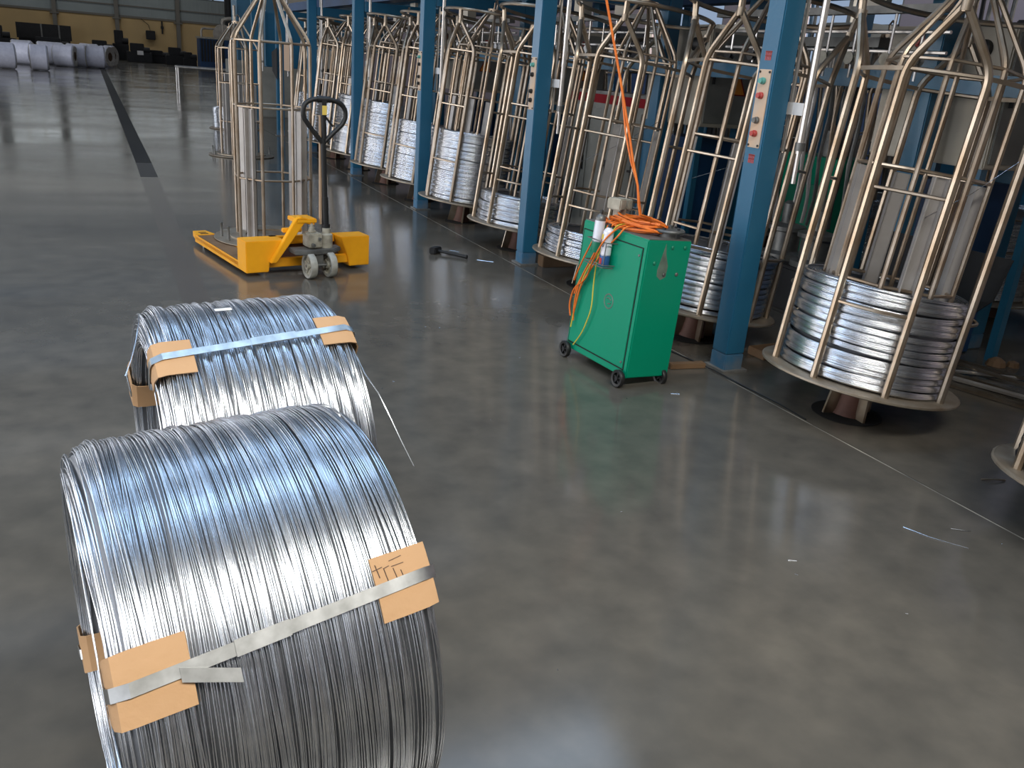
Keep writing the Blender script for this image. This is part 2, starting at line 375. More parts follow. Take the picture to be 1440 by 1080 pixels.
for k, y in enumerate(CY):
    if k == 0: continue
    lab = ('%s blue square steel column of the front row' % ORD[k])
    if k == 1: lab = 'nearest blue steel column with a clear beige four-button plate and red marks'
    if k == 2: lab = 'second nearest blue steel column of the front row, left of the green cabinet'
    t = thing('blue_column', lab, 'column', (3.1325, y + .064, 0), 0, 'blue columns of the front row')
    link('shaft', col_me, t); link('worn_foot', foot_me, t)
    b_ = MB(); b_.bb(-.085, .085, -.086, .086, -.004, .012); b_.build('floor_plate', 'concrete_lt', t)
    if k <= 3:
        p = link('button_plate', plate_me, t); p.location = (-.0625, 0, 1.40)
        tag(p, 'beige plate with four push buttons')
        for z, nm in ((.135, 'grnbtn'), (.065, 'redbtn'), (-.055, 'grey'), (-.12, 'redbtn')):
            if k > 1 and nm != 'grnbtn': nm = 'black'
            q = link('push_button', btn_me[nm], p); q.location = (-.004, 0, z)
        for sy in (-1, 1):
            for sz in (-1, 1):
                q = link('screw', screw_me, p); q.location = (-.004, sy * .036, sz * .178)
        
        if k == 1: red_mark(t, 1.655); red_mark(t, 1.155)
    # pole pair with white tag hanging right behind the column
    t2 = thing('guide_pole', 'pair of hanging steel guide poles with white tag behind the %s blue column' % ORD[k], 'pole', (3.25, y - .075, 0), 0, 'hanging guide poles')
    b_ = MB(); b_.tube([(0, 0, 2.7), (0, 0, 1.22), (0, 0, 1.2)], .017); b_.tube([(0, 0, 1.23), (0, 0, 1.05)], .012); b_.build('pole', 'tube_lt', t2)
    b_ = MB(); b_.tube([(0, .12, 2.7), (0, .12, 1.2)], .010); b_.build('pole', 'tube_lt', t2)
    b_ = MB(); b_.lathe([(.0, -.02), (.026, -.02), (.026, .02), (0, .02)], 12, (0, 0, 1.235)); b_.build('clamp', 'grey', t2)
    b_ = MB(); b_.bb(-.024, -.018, .0, .13, 1.385, 1.445); q = b_.build('tag', 'white', t2); tag(q, 'white tag plate')
    b_ = MB(); b_.bb(-.02, .02, -.02, .14, 2.35, 2.39); b_.build('bracket', 'blue', t2)

# inner column rows and beams of the machine frame
for (X, side) in ((4.25, 'inner'), (5.13, 'middle'), (6.31, 'rear')):
    for k, y in enumerate(CY[1:7]):
        if side != 'inner' and k > 3: continue
        t = thing('blue_column', '%s blue steel column of the %s row behind the spoolers' % (['first', 'second', 'third', 'fourth', 'fifth', 'sixth'][k], side), 'column', (X, y + .064, 0), 0, 'blue columns of the %s row' % side)
        link('shaft', col_me, t); link('worn_foot', foot_me, t)
for X, z, w_, nm in ((4.245, 1.60, .10, 'blue rail running along the inner columns in front of the cabinets'), (6.31, 1.60, .10, 'blue rail running along the rear columns'), (4.245, 2.25, .16, 'upper blue beam carried by the inner columns'), (3.1325, 2.55, .16, 'upper blue beam carried by the front columns')):
    mb = MB(); mb.bb(X - .0625 if z > 2 else X - .09, X + .0625 if z > 2 else X - .064, -3, 18.5, z - w_ / 2, z + w_ / 2)
    tag(mb.build('blue_beam', 'blue', bevel=.004), nm, 'beam')
for k, y in enumerate(CY[1:7]):
    mb = MB(); mb.bb(3.196, 4.187, y + .004, y + .124, 2.02, 2.14)
    tag(mb.build('cross_beam', 'blue', bevel=.004), 'short blue cross beam over the spoolers at the %s blue column' % ORD[k + 1], 'beam', 'blue cross beams')
mb = MB(); mb.bb(3.0, 6.5, -3, 18.5, 2.9, 2.95)  # deck added overhead to shade the spooler rows below
for y in np.arange(-2.6, 18.5, 1.3): mb.bb(3.0, 6.5, y, y + .06, 2.8, 2.9)
tag(mb.build('shading_deck', 'blue_dark', smooth=False), 'added dark deck shading the spooler rows from above', 'deck')
# ------------------------------------------------------------------ spoolers
LEAN = .116
RT = .415
def pol(r, a, z): return (r * math.cos(R(a)), r * math.sin(R(a)), z)
def bend(pts, rad=.05, n=4):
    """round the corners of a polyline"""
    P = [Vector(p) for p in pts]; out = [P[0]]
    for i in range(1, len(P) - 1):
        a, b, c = P[i - 1], P[i], P[i + 1]; u = (a - b); v = (c - b); d = min(rad, u.length * .45, v.length * .45)
        p0 = b + u.normalized() * d; p1 = b + v.normalized() * d
        for k in range(n + 1):
            t = k / n; out.append(p0 * (1 - t) ** 2 + b * 2 * t * (1 - t) + p1 * t * t)
    return out + [P[-1]]
def arc(r, a0, a1, z, n=6, bow=0): return [pol(r - bow * math.sin(math.pi * k / n), a0 + (a1 - a0) * k / n, z) for k in range(n + 1)]
CM = {}
def make_cage_meshes():
    for sgn in (-1, 1):
        b = MB(); b.tube(bend([pol(RT, sgn * 22.5, .012), pol(RT, sgn * 22.5, 1.41), pol(.455, sgn * 1.2, 1.63)], .06), .0175, 8); CM['tube', sgn] = b.mesh('cage_tube', 'tube')
    b = MB(); b.tube(bend([pol(.455, 0, 1.615), pol(.462, 0, 1.66), pol(.475, 0, 1.735)], .03), .019, 8); b.lathe([(0, -.02), (.024, -.02), (.024, .02), (0, .02)], 10, pol(.457, 0, 1.635)); CM['stem'] = b.mesh('stem', 'tube')
    b = MB(); b.tube([pol(.478, 6 * k, 1.735) for k in range(60)], .014, 8, closed=True); CM['hoop'] = b.mesh('guide_hoop', 'tube')
    b = MB(); b.tube(arc(RT, -22.5, 22.5, 1.39, 6, .02), .0095, 6); CM['tie_top'] = b.mesh('tie_bar', 'tube')
    b = MB()
    for s in (0,):
        pts = arc(RT - .012, 22.5, 67.5, 1.39, 6, .02); b.strip(pts, [Vector((p[0], p[1], 0)).normalized() for p in pts], [(0, 0, .009)] * 7, .006)
    CM['tie_flat'] = b.mesh('tie_strip', 'tube')
    b = MB(); b.tube(arc(RT, -22.5, 22.5, .90, 6, .03), .0085, 6); CM['tie_mid'] = b.mesh('tie_bar', 'tube')
    b = MB(); b.tube(arc(RT, -22.5, 22.5, .385, 6, -.01), .0085, 6); CM['tie_low'] = b.mesh('tie_bar', 'tube')
    b = MB(); b.ring([(.02, -.004), (.455, -.004), (.463, 0), (.463, .012), (.455, .014), (.02, .008)], 48); CM['plate'] = b.mesh('base_plate', 'plate')
    b = MB(); b.tube([pol(.464, 7.5 * k, .004) for k in range(48)], .009, 6, closed=True); CM['rim'] = b.mesh('rim', 'plate')
    b = MB(); b.lathe([(.085, -.20), (.075, -.17), (.06, -.02), (.1, -.004)], 16); CM['post'] = b.mesh('pedestal_post', 'rust')
    b = MB()
    b.prism([(.05, -.205), (.14, -.205), (.12, -.005), (.05, -.005)], -.006, .006, axis='y'); CM['gusset'] = b.mesh('gusset', 'tube')
    b = MB(); b.lathe([(.17, .0015), (.17, .003), (0, .003)], 28); CM['circle'] = b.mesh('circle', 'deep_black')  # flat black disc on the floor around each pedestal
make_cage_meshes()
def cage(label, x, y, spin, lean, group, z=.199):
    t = thing('spooler_cage', label, 'spooler', (x, y, z), 0, group); t.rotation_mode = 'ZYX'; t.rotation_euler = (0, lean, R(spin))
    p = link('base_plate', CM['plate'], t); link('rim', CM['rim'], p)
    p = link('pedestal', CM['post'], t)
    for k in range(4):
        g = link('gusset', CM['gusset'], p); g.rotation_euler.z = R(45 + 90 * k)
    for k in range(4):
        a = R(90 * k)
        for s in (-1, 1):
            o = link('cage_tube', CM['tube', s], t); o.rotation_euler.z = a
        for nm, me in (('stem', 'stem'), ('tie_bar', 'tie_top'), ('tie_strip', 'tie_flat'), ('tie_bar', 'tie_mid'), ('tie_bar', 'tie_low')):
            o = link(nm, CM[me], t); o.rotation_euler.z = a
    link('guide_hoop', CM['hoop'], t)
    return t
def make_carrier_meshes():
    r = .29
    for sgn in (-1, 1):
        b = MB(); b.tube(bend([pol(r, sgn * 22.5, .02), pol(r, sgn * 22.5, 1.47), pol(.06, sgn * 15, 1.80)], .06), .0125, 7); CM['c_tube', sgn] = b.mesh('carrier_tube', 'tube2')
    b = MB()
    w_ = .034
    b.bb(r - .045, r - .039, -w_, w_, .029, .985)
    b.bb(r - .045, r - .004, -w_, -w_ + .006, .029, .985); b.bb(r - .045, r - .004, w_ - .006, w_, .029, .985)
    CM['c_chan'] = b.mesh('channel_post', 'channel', False)
    for z in (.48, 1.0, 1.455):
        b = MB(); b.tube([pol(r, -22.5, z), pol(r, 22.5, z)], .008, 6); b2 = MB(); pts = [pol(r, 22.5, z), pol(r, 67.5, z)]
        b2.tube(pts, .008, 6); CM['c_tie', z, 0] = b.mesh('tie_bar', 'tube2'); CM['c_tie', z, 1] = b2.mesh('tie_bar', 'tube2')
    b = MB(); b.ring([(.04, 1.78), (.075, 1.78), (.075, 1.815), (.04, 1.815)], 12); CM['c_cap'] = b.mesh('top_collar', 'tube2')
    b = MB(); b.tube([(-.04, 0, 1.81), (-.04, 0, 1.87), (0, 0, 1.90), (.04, 0, 1.87), (.04, 0, 1.81)], .008, 6); CM['c_hook'] = b.mesh('lifting_eye', 'tube2')
    b = MB(); b.ring([(.22, .0145), (.34, .0145), (.34, .028), (.22, .028)], 32); CM['c_base'] = b.mesh('base_ring', 'plate')
make_carrier_meshes()
def carrier(label, x, y, z, spin, lean, group):
    t = thing('wire_carrier', label, 'carrier', (x, y, z), 0, group); t.rotation_mode = 'ZYX'; t.rotation_euler = (0, lean, R(spin))
    link('base_ring', CM['c_base'], t); p = link('top_collar', CM['c_cap'], t); link('lifting_eye', CM['c_hook'], p)
    for k in range(4):
        a = R(90 * k)
        for s in (-1, 1):
            o = link('carrier_tube', CM['c_tube', s], t); o.rotation_euler.z = a
        o = link('channel_post', CM['c_chan'], t); o.rotation_euler.z = a
        for z_ in (.48, 1.0, 1.455):
            for j in (0, 1):
                o = link('tie_bar', CM['c_tie', z_, j], t); o.rotation_euler.z = a
    return t
COILS = {}
def coil_mesh(h, bundle=.031, seg=72, ro=.392, ri=.315, mats=('wire', 'wire_core'), coarse=False):
    key = (round(h, 3), bundle, mats, coarse)
    if key in COILS: return COILS[key]
    wr = .0042 if not coarse else .006
    rings = []; step = wr * 1.75; n = int(h / step); nb = h / bundle
    th = np.linspace(0, 2 * np.pi, seg, endpoint=False)
    bo = [wob(seg, .0038 if (coarse and h > .3) else .006, 3) for _ in range(int(nb) + 3)]; br = [wob(seg, .0025 if (coarse and h > .3) else .005, 3) for _ in range(int(nb) + 3)]
    nbun = max(1, int(round(nb))); bh = h / nbun; m_ = 5 if coarse else 7; wr2 = bh * (.14 if coarse else .115); dep = bh * (.50 if coarse else .40)
    for j in range(nbun):
        for q in range(m_):
            f = R(-78 + 156 * q / (m_ - 1)); zc = .018 + bh * (j + .5) + bh * .40 * math.sin(f)
            z = zc + bo[j] * .8 + wob(seg, .0006, 5)
            rings.append((np.maximum(z, .016 + wr2), ro - wr2 - dep + dep * math.cos(f) + br[j] * .8 + wob(seg, .0005, 4), wr2))
    # loose loops on the top face
    m = int((ro - ri) / (wr * 1.6))
    for i in range(m):
        ex = rng.uniform(-.02, .02); rings.append((.018 + h + wob(seg, .006, 3) + rng.uniform(-.006, .006), ro - .012 - i * wr * 1.6 + ex * np.cos(th + rng.uniform(0, 6)) * .7, wr))
    ni = max(3, int(h / .02))
    V, F = wires(rings, seg, 5)
    # inner core body
    sg = 48; pr = [(ro - .034, .016), (ro - .034, .016 + h - .008), (ri + .004, .016 + h - .008), (ri + .004, .016)]
    t2 = np.linspace(0, 2 * np.pi, sg, endpoint=False)
    V2 = np.concatenate([np.stack([r * np.cos(t2), r * np.sin(t2), np.full(sg, z)], -1) for r, z in pr])
    F2 = np.array([(a * sg + k, a * sg + (k + 1) % sg, ((a + 1) % 4) * sg + (k + 1) % sg, ((a + 1) % 4) * sg + k) for a in range(4) for k in range(sg)]) + len(V)
    mi = np.concatenate([np.zeros(len(F), np.int32), np.ones(len(F2), np.int32)])
    me = np_mesh('wire_windings', np.concatenate([V, V2]), np.concatenate([F, F2]), mats, True, mi)
    COILS[key] = me; return me
def cage_coil(label, x, y, h, lean, group, bundle=.031, mats=('wire', 'wire_core'), coarse=False, z=.199):
    me = coil_mesh(h, bundle, mats=mats, coarse=coarse)
    o = link('wire_coil', me); o.location = (x, y, z); o.rotation_mode = 'ZYX'; o.rotation_euler = (0, lean, random.uniform(0, 6.28))
    return tag(o, label, 'wire coil', group)
SP = [  # y, coil height, spin, bundle, coarse, place
 (1.545, .30, 214, .031, False, 'at the right edge of the picture'),
 (2.87, .445, 216, .031, False, 'in the right foreground'),
 (4.185, .36, 210, .031, False, 'between the green cabinet and the nearest blue column'),
 (5.50, .17, 222, .042, True, 'behind the orange cable and green cabinet'),
 (6.81, .235, 226, .042, True, 'just left of the second nearest blue column'),
 (8.12, .64, 206, .040, True, 'just right of the third nearest blue column'),
 (9.44, .62, 214, .040, True, 'just left of the third nearest blue column'),
 (10.75, .74, 220, .040, True, 'just right of the fourth nearest blue column'),
 (12.06, .74, 205, .040, True, 'just left of the fourth nearest blue column'),
 (13.38, .64, 214, .040, True, 'just right of the fifth nearest blue column'),
 (14.70, .62, 219, .040, True, 'just left of the fifth nearest blue column'),
]
XS = 3.336
for i, (y, h, spin, bun, coarse, place) in enumerate(SP):
    cage('spooler cage with top hoop, %s' % place, XS, y, spin, LEAN, 'spooler cages of the front row')
    carrier('inner carrier in the cage %s' % place, XS, y, .199, spin + 22, LEAN, 'carriers inside the front cages')
    dk = i == 0
    word = ['dark', 'shiny half-high', 'dull half-high', 'low four-layer', 'low six-layer', 'tall bright', 'tall bright', 'tall bright', 'tall bright', 'tall', 'tall'][i]
    cage_coil('%s wire coil in the cage %s' % (word, place) if not dk else 'dark wire coil in the cage at the right edge of the picture', XS, y, h, LEAN, 'coils in the front cages', bun,
              ('wire_dark', 'wire_core') if dk else ('wire', 'wire_core'), coarse)
    o = link('black_patch', CM['circle']); o.location = (XS - .02, y, 0); tag(o, 'dark disc on the floor under the cage %s' % place, 'circle', 'dark discs under the spoolers')
SP2 = [(2.87, .60), (4.185, .55), (5.50, .50), (6.81, .62), (8.12, .64), (9.44, .62)]
for i, (y, h) in enumerate(SP2):
    n = ['first', 'second', 'third', 'fourth', 'fifth', 'sixth'][i]
    cage('%s spooler cage of the rear row beyond the cabinets' % n, 6.1, y, 214 + 9 * i, -LEAN, 'spooler cages of the rear row')
    cage_coil('galvanised wire coil in the %s cage of the rear row' % n, 6.1, y, h, -LEAN, 'coils in the rear cages', .040, coarse=True)
    if i < 4: carrier('inner carrier in the %s cage of the rear row' % n, 6.1, y, .199, 236 + 9 * i, -LEAN, 'carriers inside the rear cages')
# ------------------------------------------------------------------ lying coils in the foreground
def lying_coil(label, c, yaw, pitch, L, r, ri, phi, scallop, bundle, wr, skew, cards, seedv):
    ax = Vector((math.cos(yaw) * math.cos(pitch), math.sin(yaw) * math.cos(pitch), math.sin(pitch)))
    v = Vector((0, 0, 1)).cross(ax).normalized(); w_ = ax.cross(v)
    t = thing('wire_coil', label, 'wire coil', c)
    t.matrix_world = Matrix.Translation(c) @ Matrix((v, w_, ax)).transposed().to_4x4()
    seg = 128; th = np.linspace(0, 2 * np.pi, seg, endpoint=False); rings = []
    step = wr * 1.85; n = int((L - .03) / step); nb = int(L / bundle) + 3
    bo = [wob(seg, .0045, 5) for _ in range(nb)]; br = [wob(seg, .0022, 4) for _ in range(nb)]
    ebulge = wob(seg, .005, 3)
    for layer in (0, 1):
        for i in range(n if layer == 0 else int(n * .45)):
            f = i / n if layer == 0 else rng.uniform(0, 1)
            s0 = -L / 2 + .015 + f * (L - .03)
            g = f * (L - .03) / bundle; j = int(g); u = g - j
            ed = min(s0 + L / 2, L / 2 - s0); rr = r - wr - (.022 * max(0, 1 - ed / .035) ** 2)
            ph = (g + skew * np.sin(th + .6)) % 1.0
            sc = scallop * (1 - (2 * ph - 1) ** 2) - scallop
            z = s0 + bo[j] * (1 - u) + bo[j + 1] * u + wob(seg, .0016 if layer == 0 else .004, 6)
            rad = rr + sc + (br[j] * (1 - u) + br[j + 1] * u) * .8 + wob(seg, .0008, 5) + (rng.uniform(-.0036, .0006) if layer == 0 else rng.uniform(-.001, .0012))
            rings.append((np.clip(z, -L / 2 + .004, L / 2 - .004), np.minimum(rad, r + .001), wr))
    ne = int((r - ri) / (wr * 2.6))
    for e in (-1, 1):
        for i in range(ne):
            f = i / ne; rr = r - .014 - f * (r - ri - .018)
            z = e * (L / 2 - .006 + .010 * math.sin(math.pi * f) + rng.uniform(-.006, .003)) + wob(seg, .004, 4)
            rings.append((z, rr + wob(seg, .003, 3), wr * 1.1))
    ni = int(L / (wr * 4))
    for i in range(ni):
        z = -L / 2 + .008 + (L - .016) * i / ni + wob(seg, .005, 4); rings.append((z, ri + .006 + wob(seg, .002, 3), wr * 1.6))
    V, F = wires(rings, seg, 5)
    sg = 64; o_ = r - wr * 2 - scallop * 1.2 - .007; pr = [(o_ - .014, -L / 2 + .006), (o_, -L / 2 + .03), (o_, L / 2 - .03), (o_ - .014, L / 2 - .006), (ri + .010, L / 2 - .006), (ri + .010, -L / 2 + .006)]
    t2 = np.linspace(0, 2 * np.pi, sg, endpoint=False); P = len(pr)
    V2 = np.concatenate([np.stack([q * np.cos(t2), q * np.sin(t2), np.full(sg, z)], -1) for q, z in pr])
    F2 = np.array([(a * sg + k, a * sg + (k + 1) % sg, ((a + 1) % P) * sg + (k + 1) % sg, ((a + 1) % P) * sg + k) for a in range(P) for k in range(sg)]) + len(V)
    mi = np.concatenate([np.zeros(len(F), np.int32), np.ones(len(F2), np.int32)])
    o = link('wire_windings', np_mesh('wire_windings', np.concatenate([V, V2]), np.concatenate([F, F2]), ('wire', 'wire_core'), True, mi), t)
    tag(o, kind='stuff')
    def cyl(r_, a, s): return Vector((r_ * math.cos(R(a)), r_ * math.sin(R(a)), s))
    for pL, pR, main in ((phi[0], phi[1], True), (phi[2], phi[2], False)):
        pa = (pL + pR) / 2; pf = lambda s: pL + (pR - pL) * (s / L + .5)
        # strap: closed band through the bore
        pts = []; nr = []; N = 10; e_ = L / 2 + .013; rad = lambda a: cyl(1, a, 0)
        for k in range(N + 1): ss = -L / 2 + .012 + (L - .024) * k / N; pts.append(cyl(r + .0055 + (.002 if main else 0), pf(ss), ss)); nr.append(cyl(1, pf(ss), 0))
        pts.append(cyl(r - .006, pR, e_)); nr.append((cyl(1, pR, 0) * .7 + Vector((0, 0, .7))))
        for k in range(4): pts.append(cyl(r - .02 - (r - ri - .035) * k / 3, pR, e_ + .004)); nr.append(Vector((0, 0, 1)))
        for k in range(N + 1): ss = L / 2 - .012 - (L - .024) * k / N; pts.append(cyl(ri - .004, pf(ss), ss)); nr.append(-cyl(1, pf(ss), 0))
        for k in range(4): pts.append(cyl(ri + .015 + (r - ri - .035) * k / 3, pL, -e_ - .004)); nr.append(Vector((0, 0, -1)))
        pts.append(cyl(r - .006, pL, -e_)); nr.append((cyl(1, pL, 0) * .7 - Vector((0, 0, .7))))
        pts.append(pts[0]); nr.append(nr[0])
        hw = cyl(1, pa + 90, 0) * .0105
        b = MB(); b.strip(pts, nr, [hw] * len(pts), .0012); st = b.build('strap', 'strap', t); tag(st, 'galvanised steel strap')
        if main:
            s1, s2 = cards['seal']
            b = MB(); b.strip([cyl(r + .0068, pf(s1 + (s2 - s1) * k / 3), s1 + (s2 - s1) * k / 3) for k in range(4)], [cyl(1, pa, 0)] * 4, [hw * 1.18] * 4, .004); q = b.build('strap_seal', 'strap', st)
            if cards.get('tail'):
                a0, a1 = cards['tail']; pp = [cyl(r + .009 + .012 * k, pf(a0) + .8 + 3.2 * k, a0 + (a1 - a0) * k) for k in (0, .3, .65, 1.)]
                b = MB(); b.strip(pp, [cyl(1, pa, 0)] * 4, [hw] * 4, .0012); q = b.build('strap_tail', 'strap', st)
        # cardboard edge protectors
        for e in (-1, 1):
            half = 7.3 * .414 / r; prof = [(r + .002, L / 2 - cards['len']), (r + .0025, L / 2 - .05), (r + .002, L / 2 - .015), (r - .004, L / 2 + .004), (r - .02, L / 2 + .011), (r - .065, L / 2 + .012)]
            if not main: prof = prof[:-1] + [(ri + .01, L / 2 + .012), (ri - .001, L / 2 + .002), (ri - .004, L / 2 - .02), (ri - .004, L / 2 - .075)]
            pa = pR if e == 1 else pL
            th_ = .003; b = MB(); A = 8; vv = []
            tw = cards.get('twist', 0) * e
            for q, (r_, s_) in enumerate(prof):
                nx = (1, 0) if q < 3 else ((.7, .7) if q < 4 else ((0, 1) if q < 6 else (-1, .2)))
                for k in range(A + 1):
                    a = pa + half * (2 * k / A - 1) + tw * (1 - q / 3 if q < 3 else 0)
                    vv.append(cyl(r_, a, e * s_)); vv.append(cyl(r_ + nx[0] * th_, a, e * (s_ + nx[1] * th_)))
            ff = []; W = (A + 1) * 2
            for q in range(len(prof) - 1):
                for k in range(A):
                    i0 = q * W + 2 * k; ff += [(i0, i0 + 2, i0 + W + 2, i0 + W), (i0 + 1, i0 + W + 1, i0 + W + 3, i0 + 3)]
                for k in (0, A): i0 = q * W + 2 * k; ff.append((i0, i0 + 1, i0 + W + 1, i0 + W))
            for q in (0, len(prof) - 1):
                for k in range(A): i0 = q * W + 2 * k; ff.append((i0, i0 + 2, i0 + 3, i0 + 1))
            b.add(vv, ff); cd = b.build('cardboard_protector', 'card', t); tag(cd, 'brown cardboard edge protector')
            if main and e == 1 and cards.get('writing'):
                b = MB(); rr = r + .0058
                strokes = [((137.8 + .0, .155), (137.8 + 3, .158)), ((139.0, .148), (138.6, .166)), ((138.9, .168), (142.6, .171)), ((139.0, .168), (138.7, .178)), ((139.4, .184), (142.2, .187)), ((139.0, .182), (138.8, .204)), ((137.7, .180), (137.2, .203)), ((140.2, .196), (141.8, .198))]
                for (a0, s0), (a1, s1) in strokes: b.tube([cyl(rr, a0 - .8, s0), cyl(rr, a1 - .8, s1)], .0009, 4)
                q = b.build('handwriting', 'ink', cd); tag(q, 'faint dark handwriting strokes')
    return t, cyl
front, cyl1 = lying_coil('large coil of galvanised wire lying on its side in the near foreground', (.175, 1.464, .4235), .124, .03, .49, .422, .305, (147.3, 141.6, 332), .0035, .024, .0014, .5,
    dict(seal=(-.085, .0), tail=(-.165, -.085), len=.097, writing=True, twist=.9), 1)
rear, cyl2 = lying_coil('ribbed coil of galvanised wire lying on its side behind the large coil', (.328, 2.345, .4205), .085, .02, .495, .419, .305, (120.3, 115.0, 15), .013, .0285, .0016, .9,
    dict(seal=(-.02, .10), len=.085), 2)
b = MB(); b.tube([cyl2(.392, a, s) for a, s in ((112, .238), (122, .248), (134, .257))] + [cyl2(.425, 144, .268), cyl2(.435, 153, .283), cyl2(.45, 162, .30), cyl2(.47, 170, .32)], .0018, 5); o = b.build('loose_wire_end', 'wire', rear)
b = MB(); b.tube([cyl2(.41, 85, -.25), cyl2(.42, 98, -.262), cyl2(.41, 108, -.28), cyl2(.395, 116, -.30), cyl2(.385, 122, -.32)], .0015, 5); b.build('loose_wire_end', 'wire', rear)
b = MB(); pp = [cyl2(.4215, 94.5, s) for s in (-.072, -.05, -.028)]; b.strip(pp, [cyl2(1, 94.5, 0)] * 3, [cyl2(1, 184.5, 0) * .008] * 3, .001); o = b.build('paper_tag', 'white', rear); tag(o, 'small white paper tag')

# ------------------------------------------------------------------ pallet jack
J = thing('pallet_jack', 'yellow hand pallet jack with black loop handle carrying a wire carrier', 'pallet jack', (1.335, 6.10, 0), R(11.5))
for s in (-1, 1):
    b = MB(); b.prism([(s * .47, .03), (s * .31, .03), (s * .30, .09), (s * (.19 if s < 0 else .24), .25), (s * .47, .25)], 0, .17, axis='y'); q = b.build('corner_block', 'yellow', J, bevel=.004)
    b = MB(); x0, x1 = sorted((s * .47, s * .31)); b.bb(x0, x1, .17, 1.10, .05, .078); b.bb(x0, x0 + .008, .17, 1.12, .030, .086); b.bb(x1 - .008, x1, .17, 1.12, .030, .086)
    b.prism([(x0, 1.10), (x1, 1.10), (x1 - .03, 1.27), (x0 + .03, 1.27)], .045, .086); q = b.build('fork', 'yellow', J, bevel=.002)
    b = MB(); b.bb(x0 + .012, x1 - .012, .20, 1.09, .079, .084); b.build('worn_top', 'wood', q)
    for yy in (1.14, 1.19): b = MB(); b.bb(x0 + .05, x1 - .05, yy - .012, yy + .012, .084, .0875); b.build('slot', 'deep_black', q)
    b = MB(); b.lathe([(0, -.05), (.032, -.05), (.032, .05), (0, .05)], 14, ((x0 + x1) / 2, 1.02, .032), 'x'); b.build('fork_roller', 'nylon', q)
b = MB(); b.bb(-.31, .31, .02, .06, .055, .115); b.build('lower_cross_bar', 'yellow', J, bevel=.004)
b = MB(); b.bb(-.25, .25, .13, .17, .19, .25); b.build('upper_cross_bar', 'yellow', J, bevel=.004)
b = MB(); b.bb(-.30, .30, .165, .172, .05, .2); b.build('back_sheet', 'rust', J)
b = MB(); b.prism([(-.31, .10), (-.27, .10), (-.06, .37), (.015, .35), (.015, .385), (-.085, .415), (-.12, .40)], -.045, .0, axis='y'); b.build('lift_arm', 'yellow', J, bevel=.004)
b = MB(); b.bb(-.12, .03, -.05, .12, .37, .40); b.bb(-.20, -.06, .0, .04, .30, .33); b.build('lift_head', 'yellow', J, bevel=.005)
b = MB(); b.bb(-.055, .045, -.11, .01, .205, .305); b.lathe([(.028, .30), (.028, .33), (.014, .335), (.014, .37), (0, .37)], 12, (-.01, -.05, 0)); q = b.build('pump_body', 'cast', J, bevel=.012)
b = MB(); b.lathe([(.045, .19), (.045, .29), (.03, .30), (.03, .335), (0, .335)], 16, (.095, -.06, 0)); b.build('pump_cylinder', 'cast', J)
b = MB(); b.lathe([(.012, 0), (.012, .03), (0, .03)], 8, (-.03, -.112, .23), 'y', Matrix.Scale(-1, 3, Vector((0, 1, 0)))); b.lathe([(.01, 0), (.01, .02), (0, .02)], 8, (.02, -.11, .27), 'y', Matrix.Scale(-1, 3, Vector((0, 1, 0)))); b.build('valve_bolt', 'grey', q)
b = MB(); b.prism([(-.17, -.13), (-.10, -.17), (.10, -.16), (.20, -.08), (.20, .0), (-.17, .0)], .168, .198); b.build('steering_plate', 'grey', J, bevel=.006)
b = MB(); b.bb(-.022, .032, -.15, -.06, .09, .17); b.build('wheel_fork', 'grey', J)
def jack_wheel(x):
    b = MB(); b.ring([(.068, -.022), (.086, -.024), (.09, -.018), (.09, .018), (.086, .024), (.068, .022)], 28, ax='x'); o = b.build('wheel', 'nylon', J)
    b = MB(); b.lathe([(0, -.026), (.026, -.026), (.026, .026), (0, .026)], 14, ax='x')
    for k in range(5):
        rot = Matrix.Rotation(R(72 * k), 3, 'X'); b.box(rot @ Vector((0, 0, .045)), (.022, .02, .06), rot)
    b.bb(-.004, .004, -.03, .03, -.03, .03); b.lathe([(.07, -.004), (.07, .004)], 20, ax='x')
    h = b.build('hub', 'cast', o); o.location = (x, -.15, .091); return o
jack_wheel(-.07); jack_wheel(.08)
b = MB(); b.tube([(-.1, -.15, .091), (.11, -.15, .091)], .01); b.build('axle', 'grey', J)
hx, hy = .095, -.05
b = MB(); b.tube([(hx, hy, .31), (hx, hy, .36)], .032, 10); b.tube([(hx, hy, .34), (hx - .006, hy, .55)], .024, 10); b.tube([(hx - .006, hy, .52), (hx - .02, hy, .95)], .020, 10); H = b.build('handle_bar', 'black', J)
b = MB(); b.bb(hx - .042, hx - .03, hy + .0, hy + .02, .36, 1.10); b.build('release_rod', 'tan', H)
pts = [(hx - .02, hy, .915), (hx - .095, hy, 1.0), (hx - .158, hy, 1.08), (hx - .166, hy, 1.125), (hx - .15, hy, 1.175), (hx - .10, hy, 1.202), (hx - .03, hy, 1.206), (hx + .05, hy, 1.202), (hx + .11, hy, 1.185), (hx + .145, hy, 1.145), (hx + .15, hy, 1.10), (hx + .13, hy, 1.05), (hx + .05, hy, .98)]
b = MB(); b.tube(bend(pts, .03, 3), .0165, 10, closed=False); b.tube([(hx + .05, hy, .98), (hx - .02, hy, .915)], .0165, 10); b.build('handle_loop', 'black', J)
b = MB(); b.tube([(hx - .065, hy, 1.204), (hx + .035, hy, 1.204)], .021, 10); b.bb(hx - .035, hx + .0, hy - .02, hy + .02, 1.10, 1.2); q = b.build('handle_head', 'black', J)
b = MB(); b.bb(hx - .034, hx - .002, hy - .024, hy - .02, 1.105, 1.165); o = b.build('label_plate', 'label_y', q); tag(o, 'small yellow label')
b = MB(); b.tube([(hx - .01, hy, 1.10), (hx + .05, hy - .01, 1.03)], .008, 6); b.build('release_lever', 'black', q)
